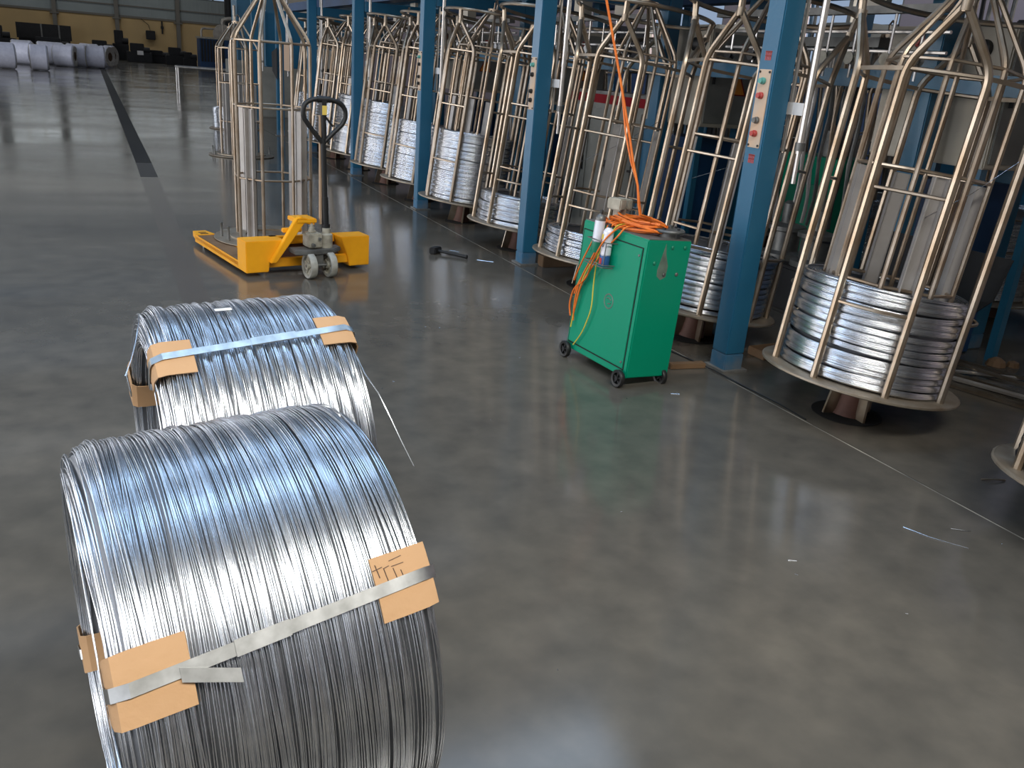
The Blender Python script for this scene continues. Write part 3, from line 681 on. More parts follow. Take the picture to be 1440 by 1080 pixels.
b = MB(); b.tube([(hx - .012, hy, .95), (hx - .018, hy, 1.12)], .019, 10); b.build('handle_neck', 'black', q)

LC = carrier('weathered empty wire carrier standing on the yellow pallet jack', 1.235, 6.94, .0885, 222.5, 0, 'loose wire carriers')
b = MB(); b.ring([(.05, 0.0), (.45, 0.0), (.458, .004), (.458, .010), (.45, .0135), (.05, .0135)], 44); b.build('carrier_disc', 'plate', LC)
def pins(T):
    for a in (-45, -20, 60, 150, 180):
        b = MB(); b.lathe([(.011, .0135), (.009, .07), (.009, .105), (.012, .11), (.012, .12), (0, .122)], 8, pol(.40, a, 0)); b.build('locating_pin', 'grey', T)
pins(LC)
C2 = carrier('second empty wire carrier standing on the floor behind the pallet jack', 1.93, 13.35, .004, 214, 0, 'loose wire carriers')
b = MB(); b.ring([(.05, 0.0), (.45, 0.0), (.458, .004), (.458, .010), (.45, .0135), (.05, .0135)], 44); b.build('carrier_disc', 'plate', C2); pins(C2)
C3 = carrier('farthest wire carrier with a small bright coil on its base', 2.45, 17.75, .004, 200, 0, 'loose wire carriers')
b = MB(); b.ring([(.05, 0.0), (.45, 0.0), (.458, .004), (.458, .010), (.45, .0135), (.05, .0135)], 44); b.build('carrier_disc', 'plate', C3)
o = cage_coil('small bright wire coil on the farthest loose carrier', 2.45, 17.75, .36, 0, 'coils on loose carriers', .042, coarse=True, z=.006)

# ------------------------------------------------------------------ green cabinet on wheels
G = thing('green_cabinet', 'small green steel cabinet on black wheels beside the blue column', 'cabinet', (2.36, 3.455, 0))
G.rotation_euler = (0, R(3.0), R(4.5))
GW, GD, G0, G1 = .278, .565, .052, .772
b = MB(); b.bb(0, GW, 0, GD, G0, G1 - .004); b.build('body', 'green', G, bevel=.006)
b = MB(); b.bb(-.0045, .0, .035, GD - .02, G0 + .045, G1 - .055); dr = b.build('door', 'green', G, bevel=.002)
b = MB()
for y0, y1, z0, z1 in ((.028, .034, G0 + .04, G1 - .05), (GD - .019, GD - .013, G0 + .04, G1 - .05), (.028, GD - .013, G0 + .036, G0 + .042), (.028, GD - .013, G1 - .053, G1 - .048)): b.bb(-.002, .001, y0, y1, z0, z1)
b.build('door_gap', 'deep_black', dr, False)
for y_, z_ in ((.05, G1 - .09), (.052, G0 + .075)):
    b = MB(); b.lathe([(.007, 0), (.006, .004), (0, .004)], 8, (-.0045, y_, z_), 'x', Matrix.Scale(-1, 3, Vector((1, 0, 0)))); b.build('door_screw', 'grey', dr)
b = MB(); b.ring([(.034, 0), (.041, 0), (.041, .0012), (.034, .0012)], 26, (-.0058, .235, .40), 'x'); b.tube([(-.0052, .255, .412), (-.0052, .235, .418), (-.0052, .215, .408)], .003, 5); b.tube([(-.0052, .215, .392), (-.0052, .24, .386)], .003, 5); o = b.build('worn_emblem', 'scuff', dr); tag(o, 'worn round emblem')
b = MB(); b.prism([(.10, .70), (.112, .755), (.122, .70), (.146, .64), (.142, .585), (.11, .57), (.085, .59), (.082, .62)], -.0008, 0.0002, axis='y'); o = b.build('scuff', 'scuff', G, False); tag(o, 'grey scuff where the paint has gone')
for x_, z_ in ((.155, .735), (.235, .735), (.055, .655), (.128, .598), (.21, .60)):
    b = MB(); b.lathe([(.010, 0), (.010, .004), (.006, .007), (0, .007)], 8, (x_, 0, z_), 'y', Matrix.Scale(-1, 3, Vector((0, 1, 0)))); b.build('bolt', 'grey' if z_ < .62 else 'green_edge', G)
b = MB(); b.bb(.006, GW - .006, .006, GD - .006, G1 - .004, G1 + .0005); b.build('top_sheet', 'greytop', G, False)
for x_, y_ in ((-.024, .03), (-.024, GD - .03), (GW - .03, .02), (GW - .03, GD - .05)):
    b = MB(); b.ring([(.030, -.011), (.043, -.013), (.046, -.008), (.046, .008), (.043, .013), (.030, .011)], 22, ax='x')
    o = b.build('wheel', 'black', G); o.location = (x_, y_, .046)
    b = MB(); b.lathe([(0, -.014), (.012, -.014), (.012, .014), (0, .014)], 10, ax='x')
    for k in range(5): rot = Matrix.Rotation(R(72 * k), 3, 'X'); b.box(rot @ Vector((0, 0, .021)), (.012, .009, .026), rot)
    b.build('wheel_spokes', 'dark', o)
    b = MB(); b.tube([(0, 0, 0), (.03, 0, 0)], .006, 6); b.bb(.018, .028, -.012, .012, 0, .02); b.build('axle', 'dark', o)
# things on the cabinet (local frame of the cabinet -> world)
bpy.context.view_layer.update()
GM = Matrix.Translation((2.36, 3.455, 0)) @ G.rotation_euler.to_matrix().to_4x4()
def gw(x, y, z): return GM @ Vector((x, y, z))
ro = random.Random(3)
O = thing('orange_cable', 'tangled orange power cable heaped on the green cabinet and hanging from above', 'cable', gw(.13, .33, G1))
inv = Matrix.Translation(-Vector(gw(.13, .33, G1)))
def wpts(P): return [inv @ Vector(p) for p in P]
for k in range(9):
    pts = []; cx, cy = .135 + ro.uniform(-.02, .03), .30 + ro.uniform(-.04, .05); a0 = ro.uniform(0, 6.28); z = G1 + .010 + .0055 * k
    rx, ry = ro.uniform(.06, .125), ro.uniform(.13, .235)
    for j in range(28):
        a = a0 + j / 27 * ro.choice((5.6, 6.2)); pts.append(gw(cx + rx * math.cos(a), cy + ry * math.sin(a), z + .006 * math.sin(3 * a + k)))
    b = MB(); b.tube(wpts(pts), .0062, 6); b.build('cable_loop', 'orange', O)
hang = [(2.60, 3.75, .82), (2.50, 3.715, .845), (2.487, 3.72, .90), (2.489, 3.75, .984), (2.475, 3.80, 1.10), (2.466, 3.85, 1.225), (2.435, 3.95, 1.493), (2.337, 4.0, 1.849), (2.24, 4.06, 2.25), (2.15, 4.12, 2.7), (2.05, 4.2, 3.2)]
b = MB(); b.tube(wpts(hang), .0065, 7); o = b.build('hanging_length', 'orange', O)
b = MB(); b.tube(wpts([(p[0] + .014 * math.sin(9 * p[2]), p[1] + .012, p[2]) for p in hang[1:7]]), .005, 6); b.build('hanging_length', 'orange', O)
dn = [[(.10, .20, .80), (.0, .20, .797), (-.022, .215, .75), (-.03, .30, .66), (-.03, .38, .56), (-.03, .47, .43), (-.025, .50, .28), (-.022, .51, .235)],
      [(.10, .30, .80), (.0, .31, .795), (-.024, .33, .72), (-.03, .40, .60), (-.03, .48, .46), (-.026, .51, .33), (-.02, .505, .22)],
      [(.08, .34, .80), (.0, .345, .79), (-.02, .36, .70), (-.028, .43, .55), (-.03, .50, .42), (-.03, .515, .37)],
      [(.09, .24, .80), (.0, .245, .793), (-.075, .26, .72), (-.075, .33, .60), (-.035, .42, .47), (-.03, .53, .40), (-.03, .55, .30), (-.025, .53, .24)],
      [(.10, .38, .80), (.0, .39, .79), (-.03, .41, .70), (-.035, .47, .58), (-.035, .52, .47), (-.03, .535, .44)]]
for k, d in enumerate(dn):
    b = MB(); b.tube([inv @ gw(*p) for p in bend(d, .06, 4)], .0048, 6); b.build('dangling_strand', 'orange', O)
dn = [[(.09, .27, .80), (.0, .275, .793), (-.022, .29, .73), (-.03, .36, .62), (-.026, .36, .45), (-.024, .345, .33), (-.022, .40, .18), (-.02, .47, .09)],
      [(.09, .31, .80), (.0, .32, .79), (-.022, .34, .66), (-.03, .45, .50), (-.026, .50, .30), (-.022, .515, .18)]]
for k, d in enumerate(dn):
    b = MB(); b.tube([inv @ gw(*p) for p in bend(d, .06, 4)], .0036, 6); o = b.build('dangling_strand', 'yelgreen', O); tag(o, 'thin yellow earth wire')
# hand wheel / flange disc lying on the top
F_ = thing('flange_disc', 'grey round metal flange lying on the right end of the green cabinet', 'disc', gw(.185, .075, G1 + .001))
b = MB(); b.lathe([(.0, 0), (.05, 0), (.05, .022), (.072, .026), (.076, .034), (.07, .042), (.03, .044), (.012, .046), (.012, .06), (0, .062)], 28); b.build('disc', 'grey', F_)
for k in range(4): b = MB(); b.lathe([(.008, 0.044), (.008, .05), (0, .05)], 8, pol(.05, 90 * k + 20, 0)); b.build('bolt', 'black', F_)
# small bench vise
Vz = thing('bench_vise', 'small tan cast bench vise standing behind the orange cable', 'vise', gw(.14, .45, G1 + .001), .4)
b = MB(); b.bb(-.05, .05, -.035, .035, 0, .03); b.bb(-.03, .03, -.025, .025, .03, .09); b.build('base', 'cast', Vz, bevel=.006)
b = MB(); b.bb(-.06, -.005, -.045, .045, .075, .135); b.build('fixed_jaw', 'cast', Vz, bevel=.006)
b = MB(); b.bb(.02, .05, -.045, .045, .075, .13); b.bb(-.02, .09, -.018, .018, .06, .085); b.build('moving_jaw', 'cast', Vz, bevel=.005)
b = MB(); b.tube([(.05, 0, .075), (.12, 0, .075)], .009, 8); b.tube([(.112, -.05, .075), (.112, .05, .075)], .005, 6); b.build('screw_handle', 'grey', Vz)
# cans held by a wire bracket on the door side
def can(label, x, y, z, mats3, n):
    T = thing('spray_can', label, 'can', gw(x, y, z)); T.rotation_euler = (0, R(3), 0)
    b = MB(); b.lathe([(0, 0), (.026, 0), (.0275, .004), (.0275, .055)], 20); b.lathe([(.0275, .055), (.0275, .06)], 20); b.build('can_base_band', mats3[0], T)
    b = MB(); b.lathe([(.0275, .055), (.0275, .165)], 20); q = b.build('can_body', mats3[1], T)
    b = MB(); b.lathe([(.0275, .165), (.0275, .178), (.02, .192), (.013, .196), (.013, .20), (0, .20)], 20); b.build('shoulder', mats3[2], T)
    b = MB(); b.lathe([(.009, .198), (.009, .216), (.006, .22), (0, .22)], 10); b.build('nozzle', 'black', T)
    return T, q
T, q = can('white spray can with blue foot and dark lettering hanging on the green cabinet', -.034, .288, .575, ('canblue', 'canwhite', 'canwhite'), 0)
def text_part(s, size, m, parent, loc, rot):
    cu = bpy.data.curves.new('lettering', 'FONT'); cu.body = s; cu.size = size; cu.align_x = 'CENTER'; cu.extrude = .0004
    tmp = bpy.data.objects.new('tmp', cu); COL.objects.link(tmp); bpy.context.view_layer.update()
    me = bpy.data.meshes.new_from_object(tmp.evaluated_get(bpy.context.evaluated_depsgraph_get())); bpy.data.objects.remove(tmp)
    me.materials.clear(); me.materials.append(M[m]); o = link('lettering', me, parent); o.location = loc; o.rotation_euler = rot; return o
text_part('40', .032, 'black', q, (-.0285, 0, .10), (R(90), 0, R(-90)))
b = MB(); b.lathe([(.0279, .020), (.0279, .05)], 20); 
b = MB(); b.bb(-.0285, -.02, -.012, .010, .008, .045); o = b.build('red_patch', 'canred', q, bevel=.003)
b = MB(); b.bb(-.0285, -.02, -.004, .016, .135, .165); o = b.build('yellow_patch', 'canyellow', q, bevel=.003)
T, q = can('second can with grey body half hidden behind the white spray can', -.034, .375, .63, ('green_edge', 'canwhite', 'grey'), 0)
b = MB()
for z in (.585, .70): b.tube([gw(0, .235, z), gw(-.066, .245, z), gw(-.066, .42, z), gw(0, .425, z)], .003, 6)
b.tube([gw(-.066, .25, .585), gw(-.066, .25, .70)], .003, 6); b.tube([gw(-.01, .24, .572), gw(-.066, .25, .572), gw(-.066, .42, .572)], .003, 6)
o = b.build('can_rack', 'grey'); tag(o, 'thin wire rack holding two cans on the green cabinet door', 'rack')
# ------------------------------------------------------------------ electrical cabinets and machine panels behind the cages
def elec(k, y0):
    place = ['nearest', 'second', 'third', 'fourth'][k]
    T = thing('control_cabinet', '%s beige control cabinet with orange warning triangle behind the blue rail' % place, 'cabinet', (4.42, y0, 1.17), 0, 'beige control cabinets')
    b = MB(); b.bb(0, .62, 0, .82, 0, .74); b.build('housing', 'cabinet', T, bevel=.008)
    b = MB(); b.bb(.02, .60, -.012, 0, .03, .71); d = b.build('door', 'panel', T, bevel=.004)
    b = MB(); b.prism([(.24, .26), (.40, .26), (.32, .42)], -.015, -.012, axis='y'); q = b.build('warning_triangle', 'triangle', d, False); tag(q, 'orange warning triangle')
    b = MB()
    for (a, c) in (((.24, .26), (.40, .26)), ((.40, .26), (.32, .42)), ((.32, .42), (.24, .26))): b.tube([(a[0], -.015, a[1]), (c[0], -.015, c[1])], .005, 5)
    b.build('triangle_border', 'red', q)
    b = MB(); b.bb(.30, .36, -.017, -.012, .60, .645); b.build('name_plate', 'redbtn', d)
    b = MB(); b.bb(.06, .075, -.03, -.012, .33, .43); b.build('latch', 'black', d)
    b = MB(); b.lathe([(.035, 0), (.035, .02), (.026, .022), (.026, .045), (0, .047)], 18, (0, .60, .66), 'x', Matrix.Scale(-1, 3, Vector((1, 0, 0)))); q = b.build('emergency_stop', 'redbtn', T)
    b = MB(); b.lathe([(.045, 0), (.045, .008), (0, .008)], 18, (0, .60, .66), 'x', Matrix.Scale(-1, 3, Vector((1, 0, 0)))); b.build('collar', 'black', q)
    b = MB(); b.lathe([(.05, 0), (.05, .03), (.02, .05), (0, .05)], 18, (0, .17, .62), 'x', Matrix.Scale(-1, 3, Vector((1, 0, 0)))); b.build('rotary_switch', 'black', T)
    for x_, y_ in ((.04, .04), (.58, .04), (.04, .78), (.58, .78)): b = MB(); b.bb(x_ - .025, x_ + .025, y_ - .025, y_ + .025, -1.17, 0); b.build('stand_leg', 'blue', T)
    b = MB(); b.bb(.05, .57, .2, .62, -1.16, -.10); b.build('lower_case', 'blue_dark', T)
for k in range(4): elec(k, 3.29 + 2.6 * k)
for k in range(3):
    y0 = 4.12 + 2.6 * k
    if k == 1:
        T = thing('machine_panel', 'grey machine front with a dark red stripe behind the orange cable', 'machine', (4.45, 6.74, 0), 0)
        b = MB(); b.bb(0, .45, 0, 1.4, 0, 1.33); b.build('housing', 'panel', T, bevel=.006)
        b = MB(); b.bb(-.006, 0, 0, 1.4, 1.25, 1.33); q = b.build('red_stripe', 'red', T, False); tag(q, 'dark red stripe')
        for j in range(3):
            b = MB(); b.bb(-.01, 0, .03 + .46 * j, .45 + .46 * j, .12, 1.20); d = b.build('door', 'panel', T, bevel=.004)
            b = MB(); b.bb(-.024, -.01, .07 + .46 * j, .10 + .46 * j, .60, .74); b.bb(-.035, -.022, .075 + .46 * j, .13 + .46 * j, .68, .70); b.build('handle', 'black', d)
        b = MB(); b.bb(.02, .4, .02, 1.38, 1.33, 1.36); b.build('ledge', 'grey', T)
    else:
        T = thing('gear_unit', '%s dark gearbox with vertical hoses behind the cages' % ('nearest' if k == 0 else 'farther'), 'machine', (4.72, y0 + .65, 0), 0, 'gear units')
        b = MB(); b.bb(-.3, .25, -.35, .35, 0, .32); b.build('gear_base', 'dark', T, bevel=.02)
        for j, yy in enumerate((-.18, .14)):
            b = MB(); b.lathe([(.16, .32), (.16, .36), (.11, .38), (.11, .52), (.14, .53), (.14, .56), (.05, .58), (.05, .72), (.03, .74), (0, .74)], 20, (-.1, yy, 0)); b.build('gear_drum', 'grey', T)
        for j in range(9):
            yy = -.36 + .09 * j + ro.uniform(-.02, .02); xx = ro.uniform(-.12, .2)
            b = MB(); pts = [(xx + .012 * math.sin(q * 1.1 + j), yy + .01 * math.cos(q + j), .55 + q * .1) for q in range(14)]
            b.tube(pts, [.013 + (.003 if q % 2 else 0) for q in range(14)], 7); b.build('hose', ro.choice(('grey', 'tube_lt', 'dark', 'tube')), T)
        b = MB(); b.bb(-.15, .25, -.42, .45, 1.80, 1.86); b.build('hose_rail', 'grey', T)
# clutter hung above: rollers with wires in the upper frame
for k in range(5):
    y0 = 3.3 + 2.627 * k
    T = thing('wire_guide_rack', '%s rack of small guide rollers and rods high behind the cages' % ['nearest', 'second', 'third', 'fourth', 'fifth'][k], 'rack', (3.95, y0 + .95, 0), 0, 'guide roller racks')
    b = MB(); b.bb(-.03, .03, -.9, .95, 1.93, 1.97); b.build('rail', 'grey', T)
    for z in (1.74, 1.84):
        b = MB(); b.tube([(.05, -.9, z), (.05, .9, z + .01)], .010, 6); b.build('rod', 'tube_lt', T)
    for j in range(8):
        yy = -.78 + .22 * j + ro.uniform(-.03, .03)
        b = MB(); b.tube([(0, yy, 1.95), (0, yy, 1.68 - ro.uniform(0, .1))], .008, 6); b.build('hanger', 'tube_lt', T)
        b = MB(); b.lathe([(0, -.02), (.035, -.02), (.022, -.008), (.022, .008), (.035, .02), (0, .02)], 14, (-.01, yy, 1.70), 'x'); b.build('roller', ro.choice(('white', 'grey', 'cast', 'black')), T)
    b = MB(); b.bb(-.02, .02, -.5, -.3, 1.97, 2.2); b.build('junction_box', 'cabinet', T); b = MB(); b.bb(-.05, .05, .2, .34, 1.97, 2.16); b.build('junction_box', 'cabinet', T)
# black guard sheets
def sheet(label, P, th=.006, m='blacksheet'):
    P = [Vector(p) for p in P]; n = (P[1] - P[0]).cross(P[2] - P[0]).normalized() * th
    b = MB(); k = len(P); b.add(P + [p + n for p in P], [tuple(range(k)), tuple(range(2 * k - 1, k - 1, -1))] + [(i, (i + 1) % k, k + (i + 1) % k, k + i) for i in range(k)])
    return tag(b.build('guard_sheet', m, None, False), label, 'guard')
sheet('black funnel-shaped guard sheet behind the right foreground cage', [(3.95, 3.62, .36), (4.05, 3.50, .80), (4.05, 2.72, .80), (3.95, 2.70, .60), (3.93, 2.98, .30)])
sheet('black square sheet fixed to a far blue column', [(3.062, 17.05, 1.12), (3.062, 16.6, .98), (3.062, 16.6, 1.52), (3.062, 17.1, 1.44)])
sheet('tan cardboard sheet hung at the far end of the row', [(2.92, 15.2, 1.18), (2.92, 14.75, 1.18), (2.92, 14.75, 1.60), (2.92, 15.2, 1.60)], m='tan')
T = thing('green_machine', 'green machine housing glimpsed between the cages behind the nearest column', 'machine', (5.45, 5.45, 0))
b = MB(); b.bb(-.2, .25, -.3, .3, .0, 1.02); b.build('housing', 'green', T, bevel=.01)
b = MB(); b.bb(-.24, -.2, -.2, .2, .3, .8); b.build('cover', 'green_edge', T, bevel=.006)
b = MB(); b.lathe([(.09, 0), (.09, .2), (.04, .24), (0, .24)], 16, (0, 0, 1.02)); b.build('motor', 'grey', T)
# ------------------------------------------------------------------ things on the floor
Hm = thing('hammer', 'dark club hammer lying on the floor right of the pallet jack', 'hammer', (2.50, 6.66, 0), math.atan2(6.42 - 6.66, 2.70 - 2.50))
b = MB(); b.bb(-.03, .03, -.06, .06, .002, .055); b.build('head', 'dark', Hm, bevel=.008)
b = MB(); b.tube([(.0, 0, .028), (.15, 0, .022), (.30, 0, .018)], [.012, .013, .016], 8); b.build('handle', 'black', Hm)
def bit(name, label, pts, r, m='wire', cat='wire offcut', grp='wire offcuts on the floor'):
    b = MB(); b.tube(pts, r, 5); return tag(b.build(name, m), label, cat, grp)
bit('wire_offcut', 'thin wire offcut lying at the end of the hammer handle', [(2.76, 6.38, .003), (2.80, 6.34, .003), (2.87, 6.29, .003)], .003)
bit('wire_offcut', 'long curved wire offcut on the floor at the lower right', [(2.623, 1.896, .002), (2.66, 1.81, .002), (2.70, 1.75, .002), (2.735, 1.702, .002)], .0016)
bit('wire_offcut', 'short curled offcut near the floor joint at the lower right', [(2.80, 1.83, .002), (2.83, 1.80, .006), (2.86, 1.79, .002)], .0015)
bit('wire_offcut', 'tiny bright wire chip in the middle of the right floor', [(2.02, 1.85, .002), (2.045, 1.835, .003)], .003)
bit('wire_offcut', 'small bright wire bits beside the hammer', [(2.66, 6.75, .003), (2.72, 6.68, .004)], .004)
bit('wire_offcut', 'small curl of wire behind the right edge cage plate', [(3.32, 2.10, .004), (3.37, 2.07, .01), (3.42, 2.06, .004)], .004, 'plate')
bit('wire_offcut', 'bright chip of wire in front of the green cabinet wheel', [(2.56, 3.32, .003), (2.60, 3.30, .004)], .004)
bit('loose_wire', 'loose wire snaking along the floor joint from the green cabinet', [(2.98, 3.95, .004), (3.0, 3.75, .008), (3.01, 3.55, .014), (3.03, 3.3, .005), (3.045, 3.05, .004), (3.03, 2.85, .004)], .004, 'black', 'wire')
for i in range(14):
    x_, y_ = ro.uniform(.9, 2.9), ro.uniform(1.0, 5.5)
    bit('wire_chip', 'scattered tiny wire chip on the open floor', [(x_, y_, .0015), (x_ + ro.uniform(-.012, .012), y_ + ro.uniform(-.012, .012), .002)], .0012, 'wire', 'wire chip', 'tiny wire chips')
def plank(label, c, d, rz):
    b = MB(); b.box((0, 0, d[2] / 2), d); o = b.build('timber_plank', 'wood', bevel=.004); o.location = c; o.rotation_euler.z = rz; return tag(o, label, 'plank', 'timber offcuts')
plank('timber plank on the floor behind the foot of the nearest blue column', (3.66, 3.74, 0), (.42, .14, .05), .05)
plank('short timber offcut between the green cabinet and the nearest column', (2.90, 3.66, 0), (.22, .05, .03), -.12)
plank('timber block under the cage right of the second nearest column', (3.36, 6.12, 0), (.30, .10, .09), .0)
plank('thin timber batten under the nearest column cage', (3.75, 3.55, 0), (.4, .06, .03), .1)
for i, (a, c, r_) in enumerate((((4.36, 3.12, .02), (4.72, 2.2, .02), .014), ((4.55, 3.30, .05), (4.80, 2.3, .03), .012), ((4.35, 3.28, .02), (4.95, 2.9, .02), .010), ((4.25, 3.05, .016), (4.55, 2.1, .016), .016), ((4.70, 3.40, .02), (4.95, 2.3, .04), .010), ((4.45, 3.22, .016), (4.62, 2.2, .016), .010))):
    bit('steel_rod', '%s loose steel rod on the floor right of the foreground cage' % ['shiniest', 'crossing', 'thin', 'front', 'rear', 'middle'][i], [a, c], r_, 'tube_lt' if i in (0, 2) else 'tube', 'rod', 'loose rods on the floor')
b = MB(); b.lathe([(.06, .0), (.05, .03), (.02, .05), (0, .05)], 9, (4.95, 3.25, 0)); b.lathe([(.04, .0), (.03, .03), (0, .04)], 8, (5.04, 3.2, 0)); tag(b.build('rag', 'wood', smooth=False), 'small brown rag heap behind the loose rods', 'rag')

# ------------------------------------------------------------------ far end of the hall
rolls = [(-3.0, 39.9, 10, .48, .95), (-2.55, 46.0, -20, .48, .85), (-1.72, 40.4, 2, .48, .62), (-1.55, 48.5, 4, .50, 1.1), (-.92, 46.6, -14, .48, .85), (-.33, 47.2, -10, .50, .62), (.30, 47.4, 3, .50, .85), (.80, 49.5, -30, .50, .5), (1.05, 52.5, -30, .50, .5),
         (-4.0, 47.5, 5, .48, .9), (-2.9, 51.5, 5, .48, .9), (-1.6, 53.0, 0, .48, .9), (-.5, 52.5, 5, .48, .9), (.1, 54.5, 0, .50, .9), (-4.4, 43, 0, .48, .9)]
roll_names = ['leftmost big', 'second from left', 'nearest slanted', 'long pale', 'open-ended', 'short open-ended', 'banded', 'thin', 'rightmost thin', 'left rear', 'rear', 'middle rear', 'right rear', 'farthest', 'cut-off left']
for (x_, y_, a, r_, L_), nm in zip(rolls, roll_names):
    T = thing('wrapped_roll', '%s white wrapped wire roll lying at the far end of the hall' % nm, 'roll', (x_, y_, r_ + .002), R(a), 'white wrapped rolls')
    b = MB(); b.lathe([(r_ - .04, -L_ / 2), (r_, -L_ / 2 + .05), (r_ * .985, 0), (r_, L_ / 2 - .05), (r_ - .04, L_ / 2)], 28, ax='x'); b.build('wrapping', 'wrap', T)
    for s in (-1, 1):
        b = MB(); b.ring([(.2, s * L_ / 2), (r_ - .03, s * L_ / 2), (r_ - .05, s * (L_ / 2 + .02)), (.22, s * (L_ / 2 + .015))], 24, ax='x'); q = b.build('roll_end', 'wrap_end', T)
        b = MB(); b.lathe([(.2, s * (L_ / 2 + .002)), (.0, s * (L_ / 2 + .002))], 20, ax='x'); b.build('bore', 'wood', q)
def dark_machine(label, x_, y_, w_, d_, h_, kind=0):
    h_ *= .72
    T = thing('workshop_machine', label, 'machine', (x_, y_, 0), 0, 'dark machines along the far wall')
    b = MB(); b.bb(-w_ / 2, w_ / 2, -d_ / 2, d_ / 2, 0, h_ * .55); b.build('base', 'dark', T, bevel=.03)
    b = MB(); b.bb(-w_ * .35, w_ * .2, -d_ * .3, d_ * .4, h_ * .55, h_); b.build('head', 'dark', T, bevel=.03)
    b = MB(); b.lathe([(0, -.2), (.2, -.2), (.2, .2), (0, .2)], 16, (w_ * .3, -d_ * .2, h_ * .65), 'x'); b.build('motor', 'dark', T)
    if kind: b = MB(); b.bb(-w_ * .1, w_ * .15, -d_ / 2 - .03, -d_ / 2, h_ * .4, h_ * .62); b.build('pale_panel', 'white', T)
for a in (('dark machine at the left end of the far wall', -5.2, 66, 2.4, 1.5, 2.2), ('dark machine behind the white rolls', -2.0, 66, 2.6, 1.4, 1.5), ('low dark machine right of the white rolls', .9, 66, 1.6, 1.2, 1.6), ('tall dark machine beside the second wall pillar', 2.1, 68, 1.0, 1.2, 2.6),
          ('dark machine with small white panel', 3.1, 65, 1.5, 1.3, 1.6, 1), ('dark machine under the wall fan', 4.3, 66, 1.5, 1.2, 1.1), ('dark machine left of the blue tank', 5.3, 64, 1.3, 1.3, 1.5), ('last dark machine against the blue tank', 6.0, 63, .8, 1.2, 1.2), ('far left dark machine beyond the rolls', -8, 66, 2.2, 1.5, 1.9)):
    dark_machine(*a)
T = thing('dark_rack', 'dark slatted rack standing against the cream far wall', 'rack', (-2.6, 72.6, 0))
b = MB(); b.bb(-1.7, 1.7, -.3, .3, .9, 1.9); b.build('panel_block', 'dark', T)
b = MB(); b.bb(-1.6, 1.6, -.25, .25, 0, .9); b.build('rack_base', 'dark', T)
for q in (-.15, .95): b = MB(); b.bb(q - .05, q + .05, -.34, -.3, .9, 1.9); b.build('post', 'grey', T)
T = thing('wall_box', 'black square box with a glint hung on the cream far wall', 'box', (4.45, HY1 - .25, 1.75))
b = MB(); b.bb(-.33, .33, -.12, .12, -.32, .32); b.build('case', 'dark', T, bevel=.03)
b = MB(); b.tube([(0, .05, .3), (-.1, .1, .7), (-.6, .2, 1.1)], .02, 6); b.build('cord', 'dark', T)
T = thing('wall_lamp', 'dark slim bracket on the cream far wall', 'bracket', (5.3, HY1 - .12, 2.35)); b = MB(); b.bb(-.05, .05, -.06, .06, -.45, .45); b.build('bracket', 'dark', T); b = MB(); b.bb(-.1, .1, -.1, .06, -.1, .1); b.build('clamp', 'dark', T)
T = thing('blue_tank', 'long dark blue machine with pipes at the far right of the hall', 'machine', (7.2, 56, 0), R(0))
b = MB(); b.bb(-1.25, 2.6, 0, 1.6, .1, 1.75); b.build('body', 'blue_dark', T, bevel=.03)
b = MB(); b.bb(-1.3, 2.7, -.1, 1.7, 0, .1); b.build('plinth', 'concrete_lt', T)
for j in range(8): b = MB(); b.bb(-1.2 + j * .17, -1.11 + j * .17, -.06, 0, .5, 1.7); b.build('rib', 'dark', T)
b = MB(); b.bb(-1.3, 2.7, -.05, 1.65, 1.75, 1.85); b.build('top_rim', 'cast', T)
b = MB(); b.lathe([(0, -.1), (.55, -.1), (.55, .1), (0, .1)], 24, (.1, .4, 2.05), 'y'); b.build('drum', 'pipe', T)
for j in range(7): b = MB(); b.lathe([(0, -.1), (.17, -.1), (.17, .1), (0, .1)], 14, (.95 + .27 * j, .2, 2.1 + .12 * (j % 2)), 'y'); b.build('roller', 'pipe', T)
b = MB(); b.tube(bend([(-1.1, .4, 1.8), (-1.1, .4, 2.3), (0, .4, 2.3)], .2), .06, 8); b.build('pipe', 'pipe', T)
b = MB(); b.tube(bend([(.1, .4, 2.1), (.1, .4, 2.85), (.5, .3, 2.95), (4.5, .1, 2.75)], .2), .11, 10); b.build('pipe', 'pipe', T)
T = thing('duct_stack', 'dark duct risers behind the blue machine at the far right', 'duct', (9.0, 66, 0))
for q, r_ in ((0, .3), (.8, .25), (1.5, .2), (2.3, .3), (3.2, .25)): b = MB(); b.tube([(q, 0, 0), (q, 0, 8)], r_, 10); b.build('duct', ro.choice(('dark', 'metalwall', 'pillar')), T)
T = thing('low_bench', 'low steel tube bench beyond the loose carriers', 'bench', (3.4, 30, 0))
b = MB(); b.tube([(-.9, 0, .75), (.9, 0, .75)], .03, 6); b.tube([(-.9, .7, .75), (.9, .7, .75)], .03, 6); b.tube([(-.9, 0, .75), (-.9, .7, .75)], .03, 6); b.build('top_frame', 'tube_lt', T)
for s in (-.88, .88):
    for yy in (0, .7): b = MB(); b.tube([(s, yy, 0), (s, yy, .75)], .025, 6); b.build('leg', 'tube_lt', T)
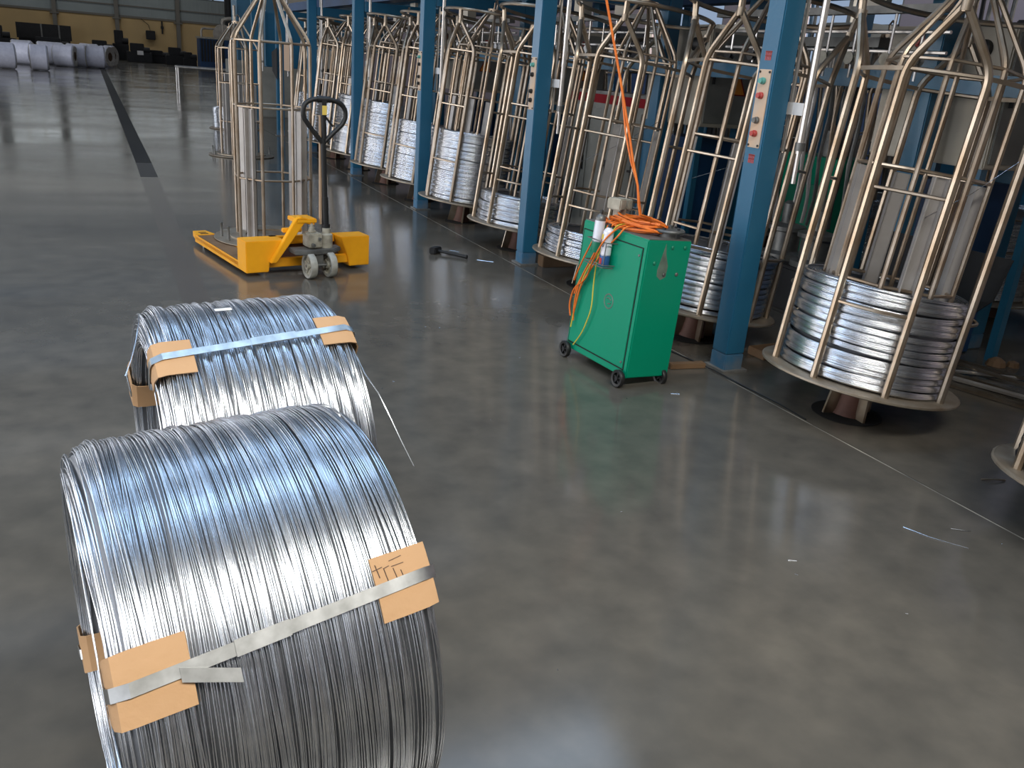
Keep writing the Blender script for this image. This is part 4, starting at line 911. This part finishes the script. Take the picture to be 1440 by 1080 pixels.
# more machinery beyond the end of the row
for i, (x_, y_) in enumerate(((4.2, 22.0), (5.4, 25.0), (4.6, 29.0), (6.5, 33))):
    T = thing('distant_machine', '%s grey machine block beyond the end of the spooler row' % ['nearest', 'second', 'third', 'farthest'][i], 'machine', (x_, y_, 0), 0, 'machines beyond the row')
    b = MB(); b.bb(-.7, .7, -.8, .8, 0, 1.1); b.build('base', 'dark' if i % 2 else 'panel', T, bevel=.02)
    b = MB(); b.bb(-.5, .6, -.6, .6, 1.1, 2.3 + .3 * i); b.build('upper', 'cabinet' if i % 2 else 'blue', T, bevel=.02)
    b = MB(); b.tube([(-.6, -.7, 1.1), (-.6, -.7, 2.6)], .04, 8); b.build('pipe', 'pipe', T)

# machine line beyond the rear spoolers
for i in range(6):
    y0 = 2.2 + 2.5 * i
    T = thing('line_housing', '%s dark blue machine housing beyond the rear spooler row' % ['nearest', 'second', 'third', 'fourth', 'fifth', 'sixth'][i], 'machine', (7.5, y0, 0), 0, 'housings beyond the rear row')
    b = MB(); b.bb(0, .8, 0, 1.75, 0, 1.75); b.build('housing', 'blue_dark' if i % 3 else 'dark', T, bevel=.02)
    b = MB(); b.bb(-.02, 0, .1, .8, .3, 1.5); b.build('door', 'blue', T, bevel=.006)
    b = MB(); b.bb(-.02, 0, .92, 1.62, .3, 1.5); b.build('door', 'blue', T, bevel=.006)
    b = MB(); b.bb(.1, .6, .3, 1.0, 1.75, 2.25); b.build('top_box', ('cabinet', 'dark', 'panel')[i % 3], T, bevel=.01)
    for j in range(5):
        b = MB(); b.tube([(.15 + .1 * (j % 2), 1.1 + .12 * j, 1.75), (.15, 1.1 + .12 * j, 2.9)], .02, 6); b.build('riser', ro.choice(('grey', 'white', 'dark', 'blue')), T)
for x_, z_, nm in ((3.75, 2.28, 'dark blue service beam over the middle of the front cages'), (5.6, 2.3, 'dark cable tray over the rear cages'), (7.4, 2.6, 'dark cable tray over the line housings')):
    b = MB(); b.bb(x_ - .1, x_ + .1, -3, 18.5, z_ - .07, z_ + .07); tag(b.build('service_beam', 'blue_dark', smooth=False), nm, 'beam')

for i, (a, c) in enumerate((((3.60, 2.50, 1.30), (3.28, 2.66, 1.02)), ((3.52, 4.0, 1.18), (3.12, 4.15, .98)), ((3.62, 5.3, 1.22), (3.1, 5.42, .92)), ((3.70, 5.25, 1.62), (3.62, 5.1, 1.15)), ((3.62, 7.95, 1.9), (3.05, 8.0, 1.72)))):
    m_ = tuple((a[k] + c[k]) / 2 + (-.02 if k == 2 else 0) for k in range(3))
    bit('wire_strand', 'thin bright wire strand crossing the %s cage counted from the right foreground' % ['first', 'second', 'third', 'high third', 'fifth'][i], [a, m_, c], .0013, 'wire', 'wire', 'thin wire strands')
